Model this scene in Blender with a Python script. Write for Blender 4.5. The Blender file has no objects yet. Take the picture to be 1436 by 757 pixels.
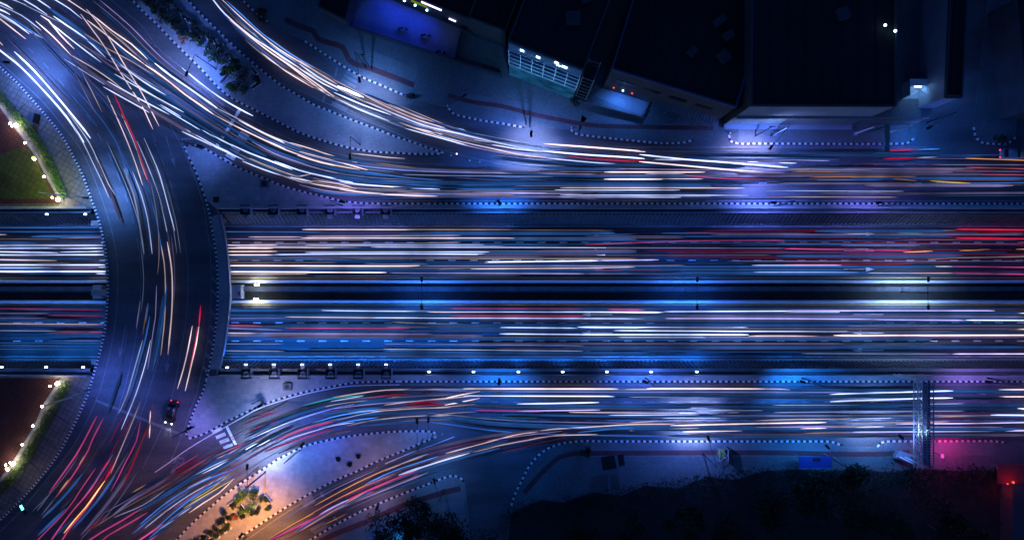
import bpy, bmesh, math, random
from mathutils import Vector, Matrix
from math import radians as R
random.seed(7)
scene = bpy.context.scene
C = scene.collection

# ------------------------------------------------------------------ camera, sky, exposure
H = 130.0          # flying height of the camera, metres
F = 1000.0         # focal length in photograph pixels (1436 wide)
cam_data = bpy.data.cameras.new('camera')
cam = bpy.data.objects.new('camera', cam_data); C.objects.link(cam)
cam.location = (0, 0, H); cam.rotation_euler = (0, 0, 0)
cam_data.sensor_width = 36.0; cam_data.lens = F/1436*36.0
cam_data.clip_end = 3000; scene.camera = cam

world = bpy.data.worlds.new('World'); scene.world = world
world.use_nodes = True
wn = world.node_tree.nodes; wl = world.node_tree.links
bg = wn['Background']
sky = wn.new('ShaderNodeTexSky'); sky.sky_type = 'NISHITA'; sky.sun_disc = False
sky.sun_elevation = R(2.0); sky.sun_rotation = R(200)
tint = wn.new('ShaderNodeVectorMath'); tint.operation = 'MULTIPLY'; tint.inputs[1].default_value = (0.04, 0.22, 1.0)   # city night: only the blue is left
wl.new(sky.outputs[0], tint.inputs[0]); wl.new(tint.outputs[0], bg.inputs[0]); bg.inputs[1].default_value = 0.30
sd = bpy.data.lights.new('moon', 'SUN'); sd.energy = 0.03; sd.angle = R(0.5); sd.color = (0.35, 0.5, 1)
so = bpy.data.objects.new('moon', sd); C.objects.link(so); so.rotation_euler = (R(40), 0, R(160))
scene.view_settings.view_transform = 'Standard'; scene.view_settings.look = 'None'
scene.view_settings.exposure = 0; scene.view_settings.gamma = 1
try:
    scene.cycles.use_denoising = True
    scene.cycles.max_bounces = 5; scene.cycles.diffuse_bounces = 2; scene.cycles.glossy_bounces = 2
    scene.cycles.sample_clamp_indirect = 4
except Exception: pass

# ------------------------------------------------------------------ helpers
def P(x, y, z=0.0):
    """a place seen at photograph point x,y that stands at height z"""
    k = (H-z)/F
    return Vector(((x-718)*k, (378.5-y)*k, z))
def catmull(pts, step=1.2):
    """smooth curve through world points, evenly subdivided"""
    if len(pts) == 2:
        n = 1
        return [pts[0].lerp(pts[1], i/n) for i in range(n+1)]
    out = []
    q = [pts[0]*2-pts[1]] + list(pts) + [pts[-1]*2-pts[-2]]
    for i in range(1, len(q)-2):
        p0, p1, p2, p3 = q[i-1], q[i], q[i+1], q[i+2]
        n = max(1, int((p2-p1).length/step))
        for j in range(n):
            t = j/n
            out.append(0.5*((2*p1)+(p2-p0)*t+(2*p0-5*p1+4*p2-p3)*t*t+(3*p1-p0-3*p2+p3)*t**3))
    out.append(pts[-1].copy())
    return out
def resample(pts, step):
    """points every step metres of arc"""
    out = [pts[0].copy()]; need = step; i = 0; pos = pts[0].copy()
    while i < len(pts)-1:
        d = (pts[i+1]-pos).length
        if d >= need:
            pos = pos + (pts[i+1]-pos)*(need/d); out.append(pos.copy()); need = step
        else:
            need -= d; i += 1; pos = pts[i].copy()
    return out
def line(px, z=0.0, step=1.2): return catmull([P(a, b, z) for a, b in px], step)
def tangents(p):
    t = []
    for i in range(len(p)):
        v = p[min(i+1, len(p)-1)]-p[max(i-1, 0)]
        t.append(v.normalized() if v.length > 1e-9 else Vector((1, 0, 0)))
    return t
def side(v): return Vector((-v.y, v.x, 0)).normalized()
def obj(name, bm, mats, parent=None, smooth=False):
    me = bpy.data.meshes.new(name); bm.normal_update(); bm.to_mesh(me); bm.free()
    for m in (mats if isinstance(mats, (list, tuple)) else [mats]): me.materials.append(m)
    if smooth:
        for p in me.polygons: p.use_smooth = True
    o = bpy.data.objects.new(name, me); C.objects.link(o)
    if parent is not None:
        o.parent = parent; o.matrix_parent_inverse = Matrix.Translation(parent.location).inverted() if parent.type == 'EMPTY' and parent.rotation_euler.z == 0 else Matrix()
    return o
def tag(o, label=None, cat=None, group=None, kind=None):
    if label: o['label'] = label
    if cat: o['category'] = cat
    if group: o['group'] = group
    if kind: o['kind'] = kind
    return o
def thing(name, label, cat, loc=(0, 0, 0), rz=0.0, group=None):
    o = bpy.data.objects.new(name, None); C.objects.link(o); o.location = loc; o.rotation_euler = (0, 0, rz)
    o.empty_display_size = 0.3
    return tag(o, label, cat, group)
def copy_tree(o, parent=None):
    c = o.copy(); C.objects.link(c)
    if parent is not None: c.parent = parent
    for ch in list(o.children): copy_tree(ch, c)
    return c
def box(bm, c, s, rz=0.0, mi=0, M=None):
    """box centred at c with full sizes s"""
    m = Matrix.Translation(Vector(c)) @ Matrix.Rotation(rz, 4, 'Z')
    if M is not None: m = M @ m
    vs = [bm.verts.new(m @ Vector((sx*s[0]/2, sy*s[1]/2, sz*s[2]/2))) for sz in (-1, 1) for sx, sy in ((-1, -1), (1, -1), (1, 1), (-1, 1))]
    for f in ((3, 2, 1, 0), (4, 5, 6, 7), (0, 1, 5, 4), (1, 2, 6, 5), (2, 3, 7, 6), (3, 0, 4, 7)):
        bm.faces.new([vs[i] for i in f]).material_index = mi
    return vs
def bar(bm, a, b, r, r2=None, n=6, mi=0):
    """round bar from a to b"""
    a, b = Vector(a), Vector(b); r2 = r if r2 is None else r2
    d = (b-a).normalized(); u = d.orthogonal().normalized(); w = d.cross(u)
    A = [bm.verts.new(a+(u*math.cos(k*math.tau/n)+w*math.sin(k*math.tau/n))*r) for k in range(n)]
    B = [bm.verts.new(b+(u*math.cos(k*math.tau/n)+w*math.sin(k*math.tau/n))*r2) for k in range(n)]
    for k in range(n): bm.faces.new((A[k], A[(k+1) % n], B[(k+1) % n], B[k])).material_index = mi
    bm.faces.new(A[::-1]).material_index = mi; bm.faces.new(B).material_index = mi
def beam(bm, a, b, w, h, mi=0):
    """square beam from a to b, w wide (level), h high"""
    a, b = Vector(a), Vector(b); d = b-a; L = d.length; x = d.normalized()
    y = side(x) if abs(x.z) < 0.99 else Vector((0, 1, 0)); z = x.cross(y)
    M = Matrix((x, y, z)).transposed().to_4x4(); M.translation = (a+b)/2
    box(bm, (0, 0, 0), (L, w, h), 0, mi, M)
def ball(bm, c, r, sub=2, sq=(1, 1, 1)):
    v = bmesh.ops.create_icosphere(bm, subdivisions=sub, radius=r)['verts']
    for q in v: q.co = Vector((q.co.x*sq[0], q.co.y*sq[1], q.co.z*sq[2]))+Vector(c)
def tube(bm, pts, r, n=6):
    T = tangents(pts); rings = []
    for p, t in zip(pts, T):
        s = side(t); u = t.cross(s).normalized()
        rings.append([bm.verts.new(p+(s*math.cos(k*math.tau/n)+u*math.sin(k*math.tau/n))*r) for k in range(n)])
    for a, b in zip(rings, rings[1:]):
        for k in range(n): bm.faces.new((a[k], a[(k+1) % n], b[(k+1) % n], b[k]))
    bm.faces.new(rings[0][::-1]); bm.faces.new(rings[-1])
def ribbon(bm, pts, w, z, mi=0):
    T = tangents(pts); pr = None
    for p, t in zip(pts, T):
        s = side(t)*w/2
        a, b = bm.verts.new((p.x+s.x, p.y+s.y, z)), bm.verts.new((p.x-s.x, p.y-s.y, z))
        if pr: bm.faces.new((pr[0], pr[1], b, a)).material_index = mi
        pr = (a, b)
def quadflat(bm, pts, z, mi=0):
    f = bm.faces.new([bm.verts.new((p.x, p.y, z)) for p in pts]); f.material_index = mi
    if f.calc_area() and (f.normal_update() or f.normal.z < 0): f.normal_flip()
def slab(bm, outline, ztop, zbot=None, mi=0, ms=None):
    """flat-topped slab from a world outline (any shape)"""
    top = [bm.verts.new((p.x, p.y, ztop)) for p in outline]
    f = bm.faces.new(top); f.normal_update(); f.material_index = mi
    if f.normal.z < 0: f.normal_flip()
    if zbot is not None:
        bot = [bm.verts.new((p.x, p.y, zbot)) for p in outline]; n = len(top)
        for i in range(n):
            bm.faces.new((top[i], bot[i], bot[(i+1) % n], top[(i+1) % n])).material_index = mi if ms is None else ms
    bmesh.ops.triangulate(bm, faces=[f])
def structure(name, bm, m, parent=None):
    o = obj(name, bm, m, parent)
    if parent is None: o['kind'] = 'structure'
    return o
ORD = ['', 'first', 'second', 'third', 'fourth', 'fifth', 'sixth', 'seventh', 'eighth', 'ninth', 'tenth', 'eleventh', 'twelfth', 'thirteenth',
       'fourteenth', 'fifteenth', 'sixteenth', 'seventeenth', 'eighteenth', 'nineteenth', 'twentieth', 'twenty-first', 'twenty-second']

# ------------------------------------------------------------------ materials
def mat(name, col, rough=0.8, var=0.25, scale=0.6, fine=8.0, bump=0.0, metal=0.0, spec=0.3):
    """plain surface with broad stains and fine grain"""
    m = bpy.data.materials.new(name); m.use_nodes = True; nt = m.node_tree; N = nt.nodes; L = nt.links
    b = N['Principled BSDF']; b.inputs['Roughness'].default_value = rough; b.inputs['Metallic'].default_value = metal
    b.inputs['Specular IOR Level'].default_value = spec
    geo = N.new('ShaderNodeNewGeometry')
    n1 = N.new('ShaderNodeTexNoise'); n1.inputs['Scale'].default_value = scale; n1.inputs['Detail'].default_value = 5
    n2 = N.new('ShaderNodeTexNoise'); n2.inputs['Scale'].default_value = fine; n2.inputs['Detail'].default_value = 3
    L.new(geo.outputs['Position'], n1.inputs['Vector']); L.new(geo.outputs['Position'], n2.inputs['Vector'])
    add = N.new('ShaderNodeMath'); add.operation = 'ADD'; L.new(n1.outputs[0], add.inputs[0]); L.new(n2.outputs[0], add.inputs[1])
    mr = N.new('ShaderNodeMapRange'); mr.inputs[1].default_value = 0.6; mr.inputs[2].default_value = 1.4
    mr.inputs[3].default_value = 1-var; mr.inputs[4].default_value = 1+var
    L.new(add.outputs[0], mr.inputs[0])
    mx = N.new('ShaderNodeVectorMath'); mx.operation = 'SCALE'; mx.inputs[0].default_value = col
    L.new(mr.outputs[0], mx.inputs['Scale']); L.new(mx.outputs[0], b.inputs['Base Color'])
    if bump:
        bp = N.new('ShaderNodeBump'); bp.inputs['Strength'].default_value = bump; bp.inputs['Distance'].default_value = 0.05
        L.new(n2.outputs[0], bp.inputs['Height']); L.new(bp.outputs[0], b.inputs['Normal'])
    m['col'] = mx.name
    return m
def pavers(name, col, size, gap=0.45, rot=0.0, var=0.25):
    """small square paving stones with dark joints"""
    m = mat(name, col, 0.85, var, 0.35, 5.0); nt = m.node_tree; N = nt.nodes; L = nt.links
    b = N['Principled BSDF']; geo = N.new('ShaderNodeNewGeometry')
    mp = N.new('ShaderNodeMapping'); mp.inputs['Rotation'].default_value = (0, 0, rot); L.new(geo.outputs['Position'], mp.inputs[0])
    br = N.new('ShaderNodeTexBrick'); br.offset = 0.0
    br.inputs['Scale'].default_value = 1; br.inputs['Brick Width'].default_value = size; br.inputs['Row Height'].default_value = size
    br.inputs['Mortar Size'].default_value = size*0.07; br.inputs['Color1'].default_value = (1, 1, 1, 1); br.inputs['Color2'].default_value = (.78, .78, .78, 1)
    br.inputs['Mortar'].default_value = (gap, gap, gap, 1); L.new(mp.outputs[0], br.inputs['Vector'])
    mu = N.new('ShaderNodeVectorMath'); mu.operation = 'MULTIPLY'
    L.new(N[m['col']].outputs[0], mu.inputs[0]); L.new(br.outputs[0], mu.inputs[1]); L.new(mu.outputs[0], b.inputs['Base Color'])
    return m
def glow(name, col, s):
    m = bpy.data.materials.new(name); m.use_nodes = True; N = m.node_tree.nodes; N.clear()
    e = N.new('ShaderNodeEmission'); e.inputs[0].default_value = (*col, 1); e.inputs[1].default_value = s
    o = N.new('ShaderNodeOutputMaterial'); m.node_tree.links.new(e.outputs[0], o.inputs[0])
    return m
def trail_glow(name, col, s, sc=0.10):
    m = glow(name, col, s); nt = m.node_tree; N = nt.nodes; L = nt.links
    e = next(n for n in N if n.type == 'EMISSION'); geo = N.new('ShaderNodeNewGeometry')
    no = N.new('ShaderNodeTexNoise'); no.inputs['Scale'].default_value = sc; no.inputs['Detail'].default_value = 4
    L.new(geo.outputs['Position'], no.inputs['Vector'])
    mr = N.new('ShaderNodeMapRange'); mr.inputs[1].default_value = .3; mr.inputs[2].default_value = .7; mr.inputs[3].default_value = s*.40; mr.inputs[4].default_value = s*1.5
    L.new(no.outputs[0], mr.inputs[0]); L.new(mr.outputs[0], e.inputs[1])
    return m
def worn(m, sx, sy, amt):
    """stretched tyre-polish streaks and dark patches on a road surface"""
    nt = m.node_tree; N = nt.nodes; L = nt.links; b = N['Principled BSDF']; geo = N.new('ShaderNodeNewGeometry')
    mp = N.new('ShaderNodeMapping'); mp.inputs['Scale'].default_value = (sx, sy, 1); L.new(geo.outputs['Position'], mp.inputs[0])
    n = N.new('ShaderNodeTexNoise'); n.inputs['Scale'].default_value = 1; n.inputs['Detail'].default_value = 6; L.new(mp.outputs[0], n.inputs['Vector'])
    r = N.new('ShaderNodeMapRange'); r.inputs[1].default_value = .35; r.inputs[2].default_value = .65; r.inputs[3].default_value = 1-amt; r.inputs[4].default_value = 1+amt; L.new(n.outputs[0], r.inputs[0])
    v = N.new('ShaderNodeTexVoronoi'); v.inputs['Scale'].default_value = .09; L.new(geo.outputs['Position'], v.inputs['Vector'])
    r2 = N.new('ShaderNodeMapRange'); r2.inputs[3].default_value = .82; r2.inputs[4].default_value = 1.12; L.new(v.outputs['Color'], r2.inputs[0])
    mm = N.new('ShaderNodeMath'); mm.operation = 'MULTIPLY'; L.new(r.outputs[0], mm.inputs[0]); L.new(r2.outputs[0], mm.inputs[1])
    mu = N.new('ShaderNodeVectorMath'); mu.operation = 'SCALE'; L.new(N[m['col']].outputs[0], mu.inputs[0]); L.new(mm.outputs[0], mu.inputs['Scale'])
    L.new(mu.outputs[0], b.inputs['Base Color'])
ASPHALT = mat('asphalt', (.085, .085, .090), 0.75, 0.38, 0.10, 3.0, 0.25)
ASPHALT2 = mat('underpass_asphalt', (.085, .085, .090), 0.7, 0.30, 0.12, 3.0, 0.25)
worn(ASPHALT, .05, .35, .22); worn(ASPHALT2, .012, .9, .35)
PAINT = mat('road_paint', (.78, .78, .78), 0.7, 0.35, 0.9, 6.0)
WORN = mat('worn_paint', (.17, .17, .175), 0.75, 0.45, 0.8, 6.0)
YPAINT = mat('yellow_paint', (.70, .55, .16), 0.7, 0.3, 0.9, 6.0)
KWHITE = mat('kerb_white', (.52, .52, .52), 0.7, 0.40, 1.2, 9.0)
KBLACK = mat('kerb_black', (.015, .015, .018), 0.8, 0.3, 1.2, 9.0)
KRED = mat('kerb_red', (.09, .022, .022), 0.8, 0.3, 1.2, 9.0)
PAVE = mat('pale_paving', (.24, .24, .24), 0.85, 0.36, 0.22, 4.0, 0.15)
PAVER = pavers('square_pavers', (.30, .30, .30), 0.9, 0.84)
PAVERD = pavers('brown_pavers', (.20, .17, .14), 0.9, 0.5, 0.5)
BRICK = pavers('plaza_brick', (.10, .034, .027), 0.7, 0.5, 0.55)
REDPATH = mat('red_tactile_paving', (.11, .035, .035), 0.85, 0.35, 0.5, 6.0)
YARD = mat('yard_concrete', (.10, .11, .11), 0.85, 0.4, 0.15, 3.0, 0.2)
BLUEYARD = mat('smooth_courtyard', (.16, .16, .17), 0.6, 0.25, 0.12, 3.0)
SOIL = mat('dark_soil', (.022, .022, .020), 0.95, 0.5, 0.4, 5.0, 0.4)
GREEN_LIT = pavers('green_lit_lawn', (.085, .095, .018), 1.0, 0.55, 0.5, 0.5)  # lawn green that also carries the greenish light on the plaza brick
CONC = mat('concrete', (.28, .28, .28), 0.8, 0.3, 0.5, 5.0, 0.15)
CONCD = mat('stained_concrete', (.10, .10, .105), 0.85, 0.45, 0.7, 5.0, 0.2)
BARRIER = mat('barrier_paint', (.82, .82, .83), 0.6, 0.2, 0.5, 5.0)
ROOF = mat('dark_roof', (.011, .011, .013), 0.9, 0.6, 0.12, 3.0)
WALLP = mat('pale_wall', (.24, .26, .30), 0.8, 0.2, 0.4, 5.0)
WALLD = mat('dark_wall', (.05, .05, .055), 0.85, 0.3, 0.4, 5.0)
METAL = mat('grey_metal', (.32, .33, .34), 0.45, 0.15, 2.0, 12.0, metal=0.6)
STEELW = mat('white_steel', (.70, .72, .74), 0.5, 0.15, 2.0, 12.0)
DMETAL = mat('dark_metal', (.018, .018, .02), 0.5, 0.2, 2.0, 12.0, metal=0.3)
GREENM = mat('green_steel', (.03, .16, .13), 0.55, 0.2, 2.0, 12.0)
BLUEM = mat('blue_sheet', (.02, .035, .15), 0.5, 0.15, 1.0, 8.0)
WHITEP = mat('white_plastic', (.7, .7, .7), 0.6, 0.1, 2.0, 9.0)
GREYDISC = mat('fan_grey', (.34, .32, .30), 0.7, 0.3, 3.0, 12.0)
BARK = mat('bark', (.06, .045, .035), 0.9, 0.3, 4.0, 15.0)
LEAFD = mat('leaf_dark', (.012, .022, .010), 0.8, 0.5, 0.9, 4.0)
LEAFG = mat('leaf_green', (.065, .16, .022), 0.75, 0.45, 0.9, 4.0)
LEAFM = mat('leaf_middle', (.030, .060, .016), 0.8, 0.45, 0.9, 4.0)
LEAFO = mat('leaf_orange', (.24, .10, .05), 0.8, 0.4, 0.9, 4.0)
GLASS = mat('dark_glass', (.008, .009, .012), 0.35, 0.1, 1.0, 5.0, spec=0.25)
CARPAINT = mat('car_dark_paint', (.03, .03, .035), 0.3, 0.1, 1.0, 5.0, metal=0.4)
CARSILV = mat('car_silver_paint', (.30, .32, .36), 0.3, 0.1, 1.0, 5.0, metal=0.5)
RUBBER = mat('rubber', (.012, .012, .012), 0.9, 0.2, 3.0, 9.0)
LAMPW = glow('lamp_white', (.80, .90, 1.0), 14.0)
LAMPWARM = glow('garden_bulb', (1.0, .90, .72), 60.0)
LAMPY = glow('yellow_bulb', (1.0, .80, .05), 6.0)
LAMPB = glow('lamp_blue', (.45, .75, 1.0), 9.0)
TUBE = glow('tube_light', (.62, .60, 1.0), 3.0)
HEADL = glow('headlight_glow', (1.0, .97, .92), 12.0)
TAILL = glow('tail_glow', (1.0, .03, .06), 4.0)
REDL = glow('red_lamp', (1.0, .06, .03), 2.2)
MAGL = glow('magenta_sign', (1.0, .05, .45), 1.5)
CYANL = glow('cyan_signal', (.1, .9, 1.0), 6.0)
TEALP = trail_glow('lit_teal_panel', (.010, .085, .22), 0.70, 0.35)
TEALW = glow('lit_teal_window', (.008, .06, .22), 0.45)
TEALD = glow('dim_window', (.004, .018, .10), 0.5)
GREENS = glow('green_sign', (.40, .55, .03), 0.35)

LK = 2.4
def spot(name, loc, target, power, col, cone=150, blend=0.9, r=0.25, parent=None):
    d = bpy.data.lights.new(name, 'SPOT'); d.energy = power*(LK if power >= 500 else 1.5); d.color = col; d.spot_size = R(cone); d.spot_blend = blend; d.shadow_soft_size = r
    o = bpy.data.objects.new(name, d); C.objects.link(o); o.location = loc
    o.rotation_euler = (Vector(target)-Vector(loc)).to_track_quat('-Z', 'Y').to_euler()
    if parent is not None: o.parent = parent; o.matrix_parent_inverse = Matrix.Translation(parent.location).inverted()
    return o
def point(name, loc, power, col, r=0.2, parent=None):
    d = bpy.data.lights.new(name, 'POINT'); d.energy = power; d.color = col; d.shadow_soft_size = r
    o = bpy.data.objects.new(name, d); C.objects.link(o); o.location = loc
    if parent is not None: o.parent = parent; o.matrix_parent_inverse = Matrix.Translation(parent.location).inverted()
    return o
# ------------------------------------------------------------------ key outlines (photograph points)
BL = [(-42,58),(-20,76),(3,97),(25,117),(37.6,131),(58.5,155),(77,177),(91,197),(105,223),(112,236),(121,257.7),(129,281),(139,308.7),(142.6,323),
      (148.5,350),(151,375),(151.8,403.6),(150,437),(147.6,461.8),(140,495),(131,527),(122.6,554.6),(116.7,567.6),(106.7,590),(85,631),(67,657),(42,687),(16.7,713),(0,729),(-40,762)]
BR = [(264.7,220),(274,238.5),(281.4,258.5),(289,280),(295,305),(297.5,320),(303,353),(305.7,387),(305.7,420),(304.5,441),(301.5,470),(297,498.6),(289,535),(283,553.7),(276,567),(267,590),(261.4,608.6)]
BRO = [(303,291),(310.7,322),(317,368),(319,395),(319.5,420),(317.4,440),(312.4,480),(304.8,517),(302.5,528)]      # outer edge of the bridge
I1A = [(170,-14),(185.6,1),(202,17.6),(220.7,35),(243.5,59),(268.5,83.6),(287,102),(307,123.7),(327,139),(353.8,152.7),(380.6,166),(407,180),(424,187.5),(453.4,197.5),(487,206.7),(520,212.6),(562,215),(587,216.3),(619,215.5)]
I1B = [(622,214.5),(600.6,207.6),(577,199),(553.8,191.7),(540,186),(510,174.5),(487,166),(458.5,154.4),(439,146.8),(417,133.4),(398,122.5),(377,107),(348.8,83.6),(325.4,62.7),(297,35),(275,13.4),(258,-6),(246,-20)]
I2 = [(263,214),(258,208),(261,205),(267,204),(278.6,203.7),(293.6,212),(315,224.6),(339,237.6),(354.8,243.7),(395.5,260.3),(425,269),(451,275),(475,281),(499,284.4),(540,285.6),(600,285.7)]
I3 = [(265.6,614.4),(284,608.6),(302,600),(322,588.5),(343.5,578.6),(365,568.5),(393.6,558.5),(423.7,550),(460.5,542.6),(492,536.8),(517,535),(560,534.6)]
I4A = [(236,770),(248.5,755.6),(270,733),(293.6,712),(317,692),(342,674.5),(367,658.6),(392,642),(407,634.6),(427,625),(450.5,618.7),(480.6,612.8),(509,608.7),(537.5,606),(560,604.5),(598.6,604.2),(609,605.5),(613,609.5)]
I4B = [(612,612),(592,620),(570,629.6),(527,647),(502,659.4),(470,672.8),(436.7,690),(397,713),(360.5,737),(332,755.6),(314,769)]
NC1 = [(326,-16),(339.6,0),(357,16.7),(377,31.8)]
NC2 = [(428,58.5),(457.6,78),(482.7,94),(507.7,108.6),(537,121),(563.8,132.7),(574,136)]
NC3 = [(629,152),(635.7,160),(660,166),(680,170),(707,174),(738.6,179.7)]
NC4 = [(801,181.7),(802.5,185),(809,188.4),(840.6,192.6),(880,196.8),(927,201),(960,200),(973.7,196)]
NC5 = [(1022,190),(1024.7,199),(1035.6,201.8),(1080,201.6),(1271,201.5),(1283,193.5)]
NC6 = [(1365,178.7),(1367.6,192),(1375,200),(1384,201.5),(1413,201.5),(1424.6,192)]
SE1 = [(420,765),(438,754.7),(470,735.5),(507,716),(537,703),(570.5,689.5),(600.6,678),(620.7,670),(635.7,666),(645.8,669.5),(651.6,676)]
SE2 = [(717,708),(723,690),(731.5,674),(742,653),(759,634.4),(783,622.4),(817,618),(870,618.4),(1158,618.4),(1166,619),(1184,625)]
SE3 = [(1230,626),(1234,621),(1240,618.5),(1300,618.2),(1394,618),(1413,621.7)]
TN, TS = P(0, 293).y, P(0, 526).y            # edges of the cutting
ZU = -6.0

# ------------------------------------------------------------------ ground, cutting, bridge
bm = bmesh.new()
slab(bm, [Vector((-420, TN, 0)), Vector((420, TN, 0)), Vector((420, 420, 0)), Vector((-420, 420, 0))], 0.0)
slab(bm, [Vector((-420, -420, 0)), Vector((420, -420, 0)), Vector((420, TS, 0)), Vector((-420, TS, 0))], 0.0)
structure('road', bm, ASPHALT)
bm = bmesh.new()
slab(bm, [Vector((-420, P(0, 315, ZU).y, 0)), Vector((420, P(0, 315, ZU).y, 0)), Vector((420, P(0, 503, ZU).y, 0)), Vector((-420, P(0, 503, ZU).y, 0))], ZU)
structure('underpass_road', bm, ASPHALT2)

def wall_profile(name, label, prof, mi, mats, rib=None):
    """long wall; under the bridge only its lower courses run on"""
    bm = bmesh.new()
    for x0, x1, k in ((-300, -77.2, 0), (-77.2, -53.4, 7), (-53.4, 300, 0)): wall_run(bm, prof[k:], mi[k:], x0, x1, None if rib is None else rib-k)
    bmesh.ops.recalc_face_normals(bm, faces=bm.faces)
    return tag(obj(name, bm, mats), label, 'retaining wall')
def wall_run(bm, prof, mi, x0, x1, rib):
    """long wall swept along x; prof = (y, z) points, rib = index of the segment that carries upright ribs"""
    for i, (a, b) in enumerate(zip(prof, prof[1:])):
        if i == rib:
            d = Vector((b[0]-a[0], b[1]-a[1])).normalized(); n = Vector((d.y, -d.x))
            if n.y < 0: n = -n
            x = x0; prev = None
            while x <= x1:
                for dx, o in ((0, 0), (0.14, 0), (0.14, 0.22), (0.40, 0.22), (0.40, 0)):
                    if dx == 0 and prev is not None: pass
                    va = bm.verts.new((x+dx, a[0]+n.x*o, a[1]+n.y*o)); vb = bm.verts.new((x+dx, b[0]+n.x*o, b[1]+n.y*o))
                    if prev: bm.faces.new((prev[0], prev[1], vb, va)).material_index = mi[i]
                    prev = (va, vb)
                x += 0.8
        else:
            vs = [bm.verts.new((x0, *a)), bm.verts.new((x0, *b)), bm.verts.new((x1, *b)), bm.verts.new((x1, *a))]
            bm.faces.new(vs).material_index = mi[i]
yk = P(0, 315.5, ZU).y
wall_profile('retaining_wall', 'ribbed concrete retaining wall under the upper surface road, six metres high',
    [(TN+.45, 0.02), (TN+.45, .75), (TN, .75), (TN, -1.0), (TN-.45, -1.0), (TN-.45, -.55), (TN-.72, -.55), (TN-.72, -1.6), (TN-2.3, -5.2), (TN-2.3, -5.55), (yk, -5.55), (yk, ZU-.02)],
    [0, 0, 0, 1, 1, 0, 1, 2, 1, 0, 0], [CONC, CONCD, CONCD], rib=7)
yk = P(0, 502.5, ZU).y
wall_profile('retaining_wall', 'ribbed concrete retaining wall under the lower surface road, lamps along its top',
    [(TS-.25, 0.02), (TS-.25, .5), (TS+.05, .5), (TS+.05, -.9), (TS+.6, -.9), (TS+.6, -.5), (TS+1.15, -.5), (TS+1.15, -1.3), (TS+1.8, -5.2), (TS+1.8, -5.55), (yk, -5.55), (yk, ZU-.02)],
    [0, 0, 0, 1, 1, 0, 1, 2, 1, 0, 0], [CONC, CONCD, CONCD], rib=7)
# median of the cutting: two pale barriers, dark planted trough between
def barrier(name, label, y):
    bm = bmesh.new()
    prof = [(-.32, ZU), (-.32, ZU+.10), (-.19, ZU+.42), (-.17, ZU+.92), (.17, ZU+.92), (.19, ZU+.42), (.32, ZU+.10), (.32, ZU)]
    a = [bm.verts.new((-300, y+p[0], p[1])) for p in prof]; b = [bm.verts.new((300, y+p[0], p[1])) for p in prof]
    for i in range(len(prof)-1): bm.faces.new((a[i], a[i+1], b[i+1], b[i]))
    bmesh.ops.recalc_face_normals(bm, faces=bm.faces)
    return tag(obj(name, bm, BARRIER), label, 'barrier')
ZB = ZU+.9
YB1, YB2 = P(0, 395, ZU+.5).y, P(0, 423, ZU+.5).y
barrier('concrete_barrier', 'white concrete barrier edging the median on the upper sunken carriageway', YB1)
barrier('concrete_barrier', 'white concrete barrier edging the median on the lower sunken carriageway', YB2)
bm = bmesh.new()
box(bm, (0, (YB1+YB2)/2, ZU+.12), (600, abs(YB1-YB2)-.66, .26), 0, 0)
structure('median_strip', bm, SOIL)
ym = P(0, 404.5, ZU+.5).y
bm = bmesh.new(); box(bm, (0, ym, ZU+.5), (600, .75, .5)); beam(bm, (-300, ym-.5, ZU+.62), (300, ym-.5, ZU+.62), .12, .12)
tag(obj('drain_channel', bm, CONCD), 'long grey concrete drain channel running between the two white barriers', 'drain')

# bridge
L_edge = line(BL); sl = [p + side(t)*(-0.0) for p, t in zip(L_edge, tangents(L_edge))]
def clip_y(pts, y0, y1): return [p for p in pts if y0 >= p.y >= y1]
def offs(pts, d): return [p + side(t)*d for p, t in zip(pts, tangents(pts))]
yt, yb = P(0, 284).y, P(0, 534).y
lp = clip_y(offs(line(BL), -.32), yt, yb); rp = clip_y(line([(300,275)]+BRO+[(300,540)]), yt, yb)
bm = bmesh.new(); slab(bm, lp+rp[::-1], 0.004, -1.1, 0, 1)
bot = [bm.verts.new((p.x, p.y, -1.1)) for p in lp+rp[::-1]]; f = bm.faces.new(bot); f.material_index = 1; bmesh.ops.triangulate(bm, faces=[f])
deck = structure('bridge_deck', bm, [ASPHALT, CONC])
for y, lb in ((315, 'grey concrete wall pier under the bridge beside the upper sunken road'), (409, 'grey concrete middle pier under the bridge on the median'), (503, 'grey concrete wall pier under the bridge beside the lower sunken road')):
    bm = bmesh.new(); box(bm, (P(228, y, ZU).x, P(0, y, ZU).y, -3.55), (21.5, 1.0 if y == 409 else .9, 4.88))
    tag(obj('bridge_pier', bm, CONC), lb, 'bridge pier', 'piers under the curved bridge')
# walkway on the outer side of the bridge with its low parapets
rk = clip_y(line(BR), P(0, 293.5).y, P(0, 525.5).y); ro = clip_y(line(BRO), P(0, 293.5).y, P(0, 525.5).y)
bm = bmesh.new(); slab(bm, rk+ro[::-1], .13, .004)
structure('bridge_walkway', bm, PAVE)
def rail_wall(name, label, pts, w, h, z0, m, cat='parapet'):
    bm = bmesh.new(); T = tangents(pts); pr = None; first = None
    for p, t in zip(pts, T):
        s = side(t)*w/2
        q = [bm.verts.new((p.x+s.x, p.y+s.y, z0)), bm.verts.new((p.x+s.x, p.y+s.y, z0+h)), bm.verts.new((p.x-s.x, p.y-s.y, z0+h)), bm.verts.new((p.x-s.x, p.y-s.y, z0))]
        if pr:
            for k in range(3): bm.faces.new((pr[k], pr[k+1], q[k+1], q[k]))
        else: first = q
        pr = q
    bm.faces.new(first); bm.faces.new(pr[::-1]); bmesh.ops.recalc_face_normals(bm, faces=bm.faces)
    return tag(obj(name, bm, m), label, cat)
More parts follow.
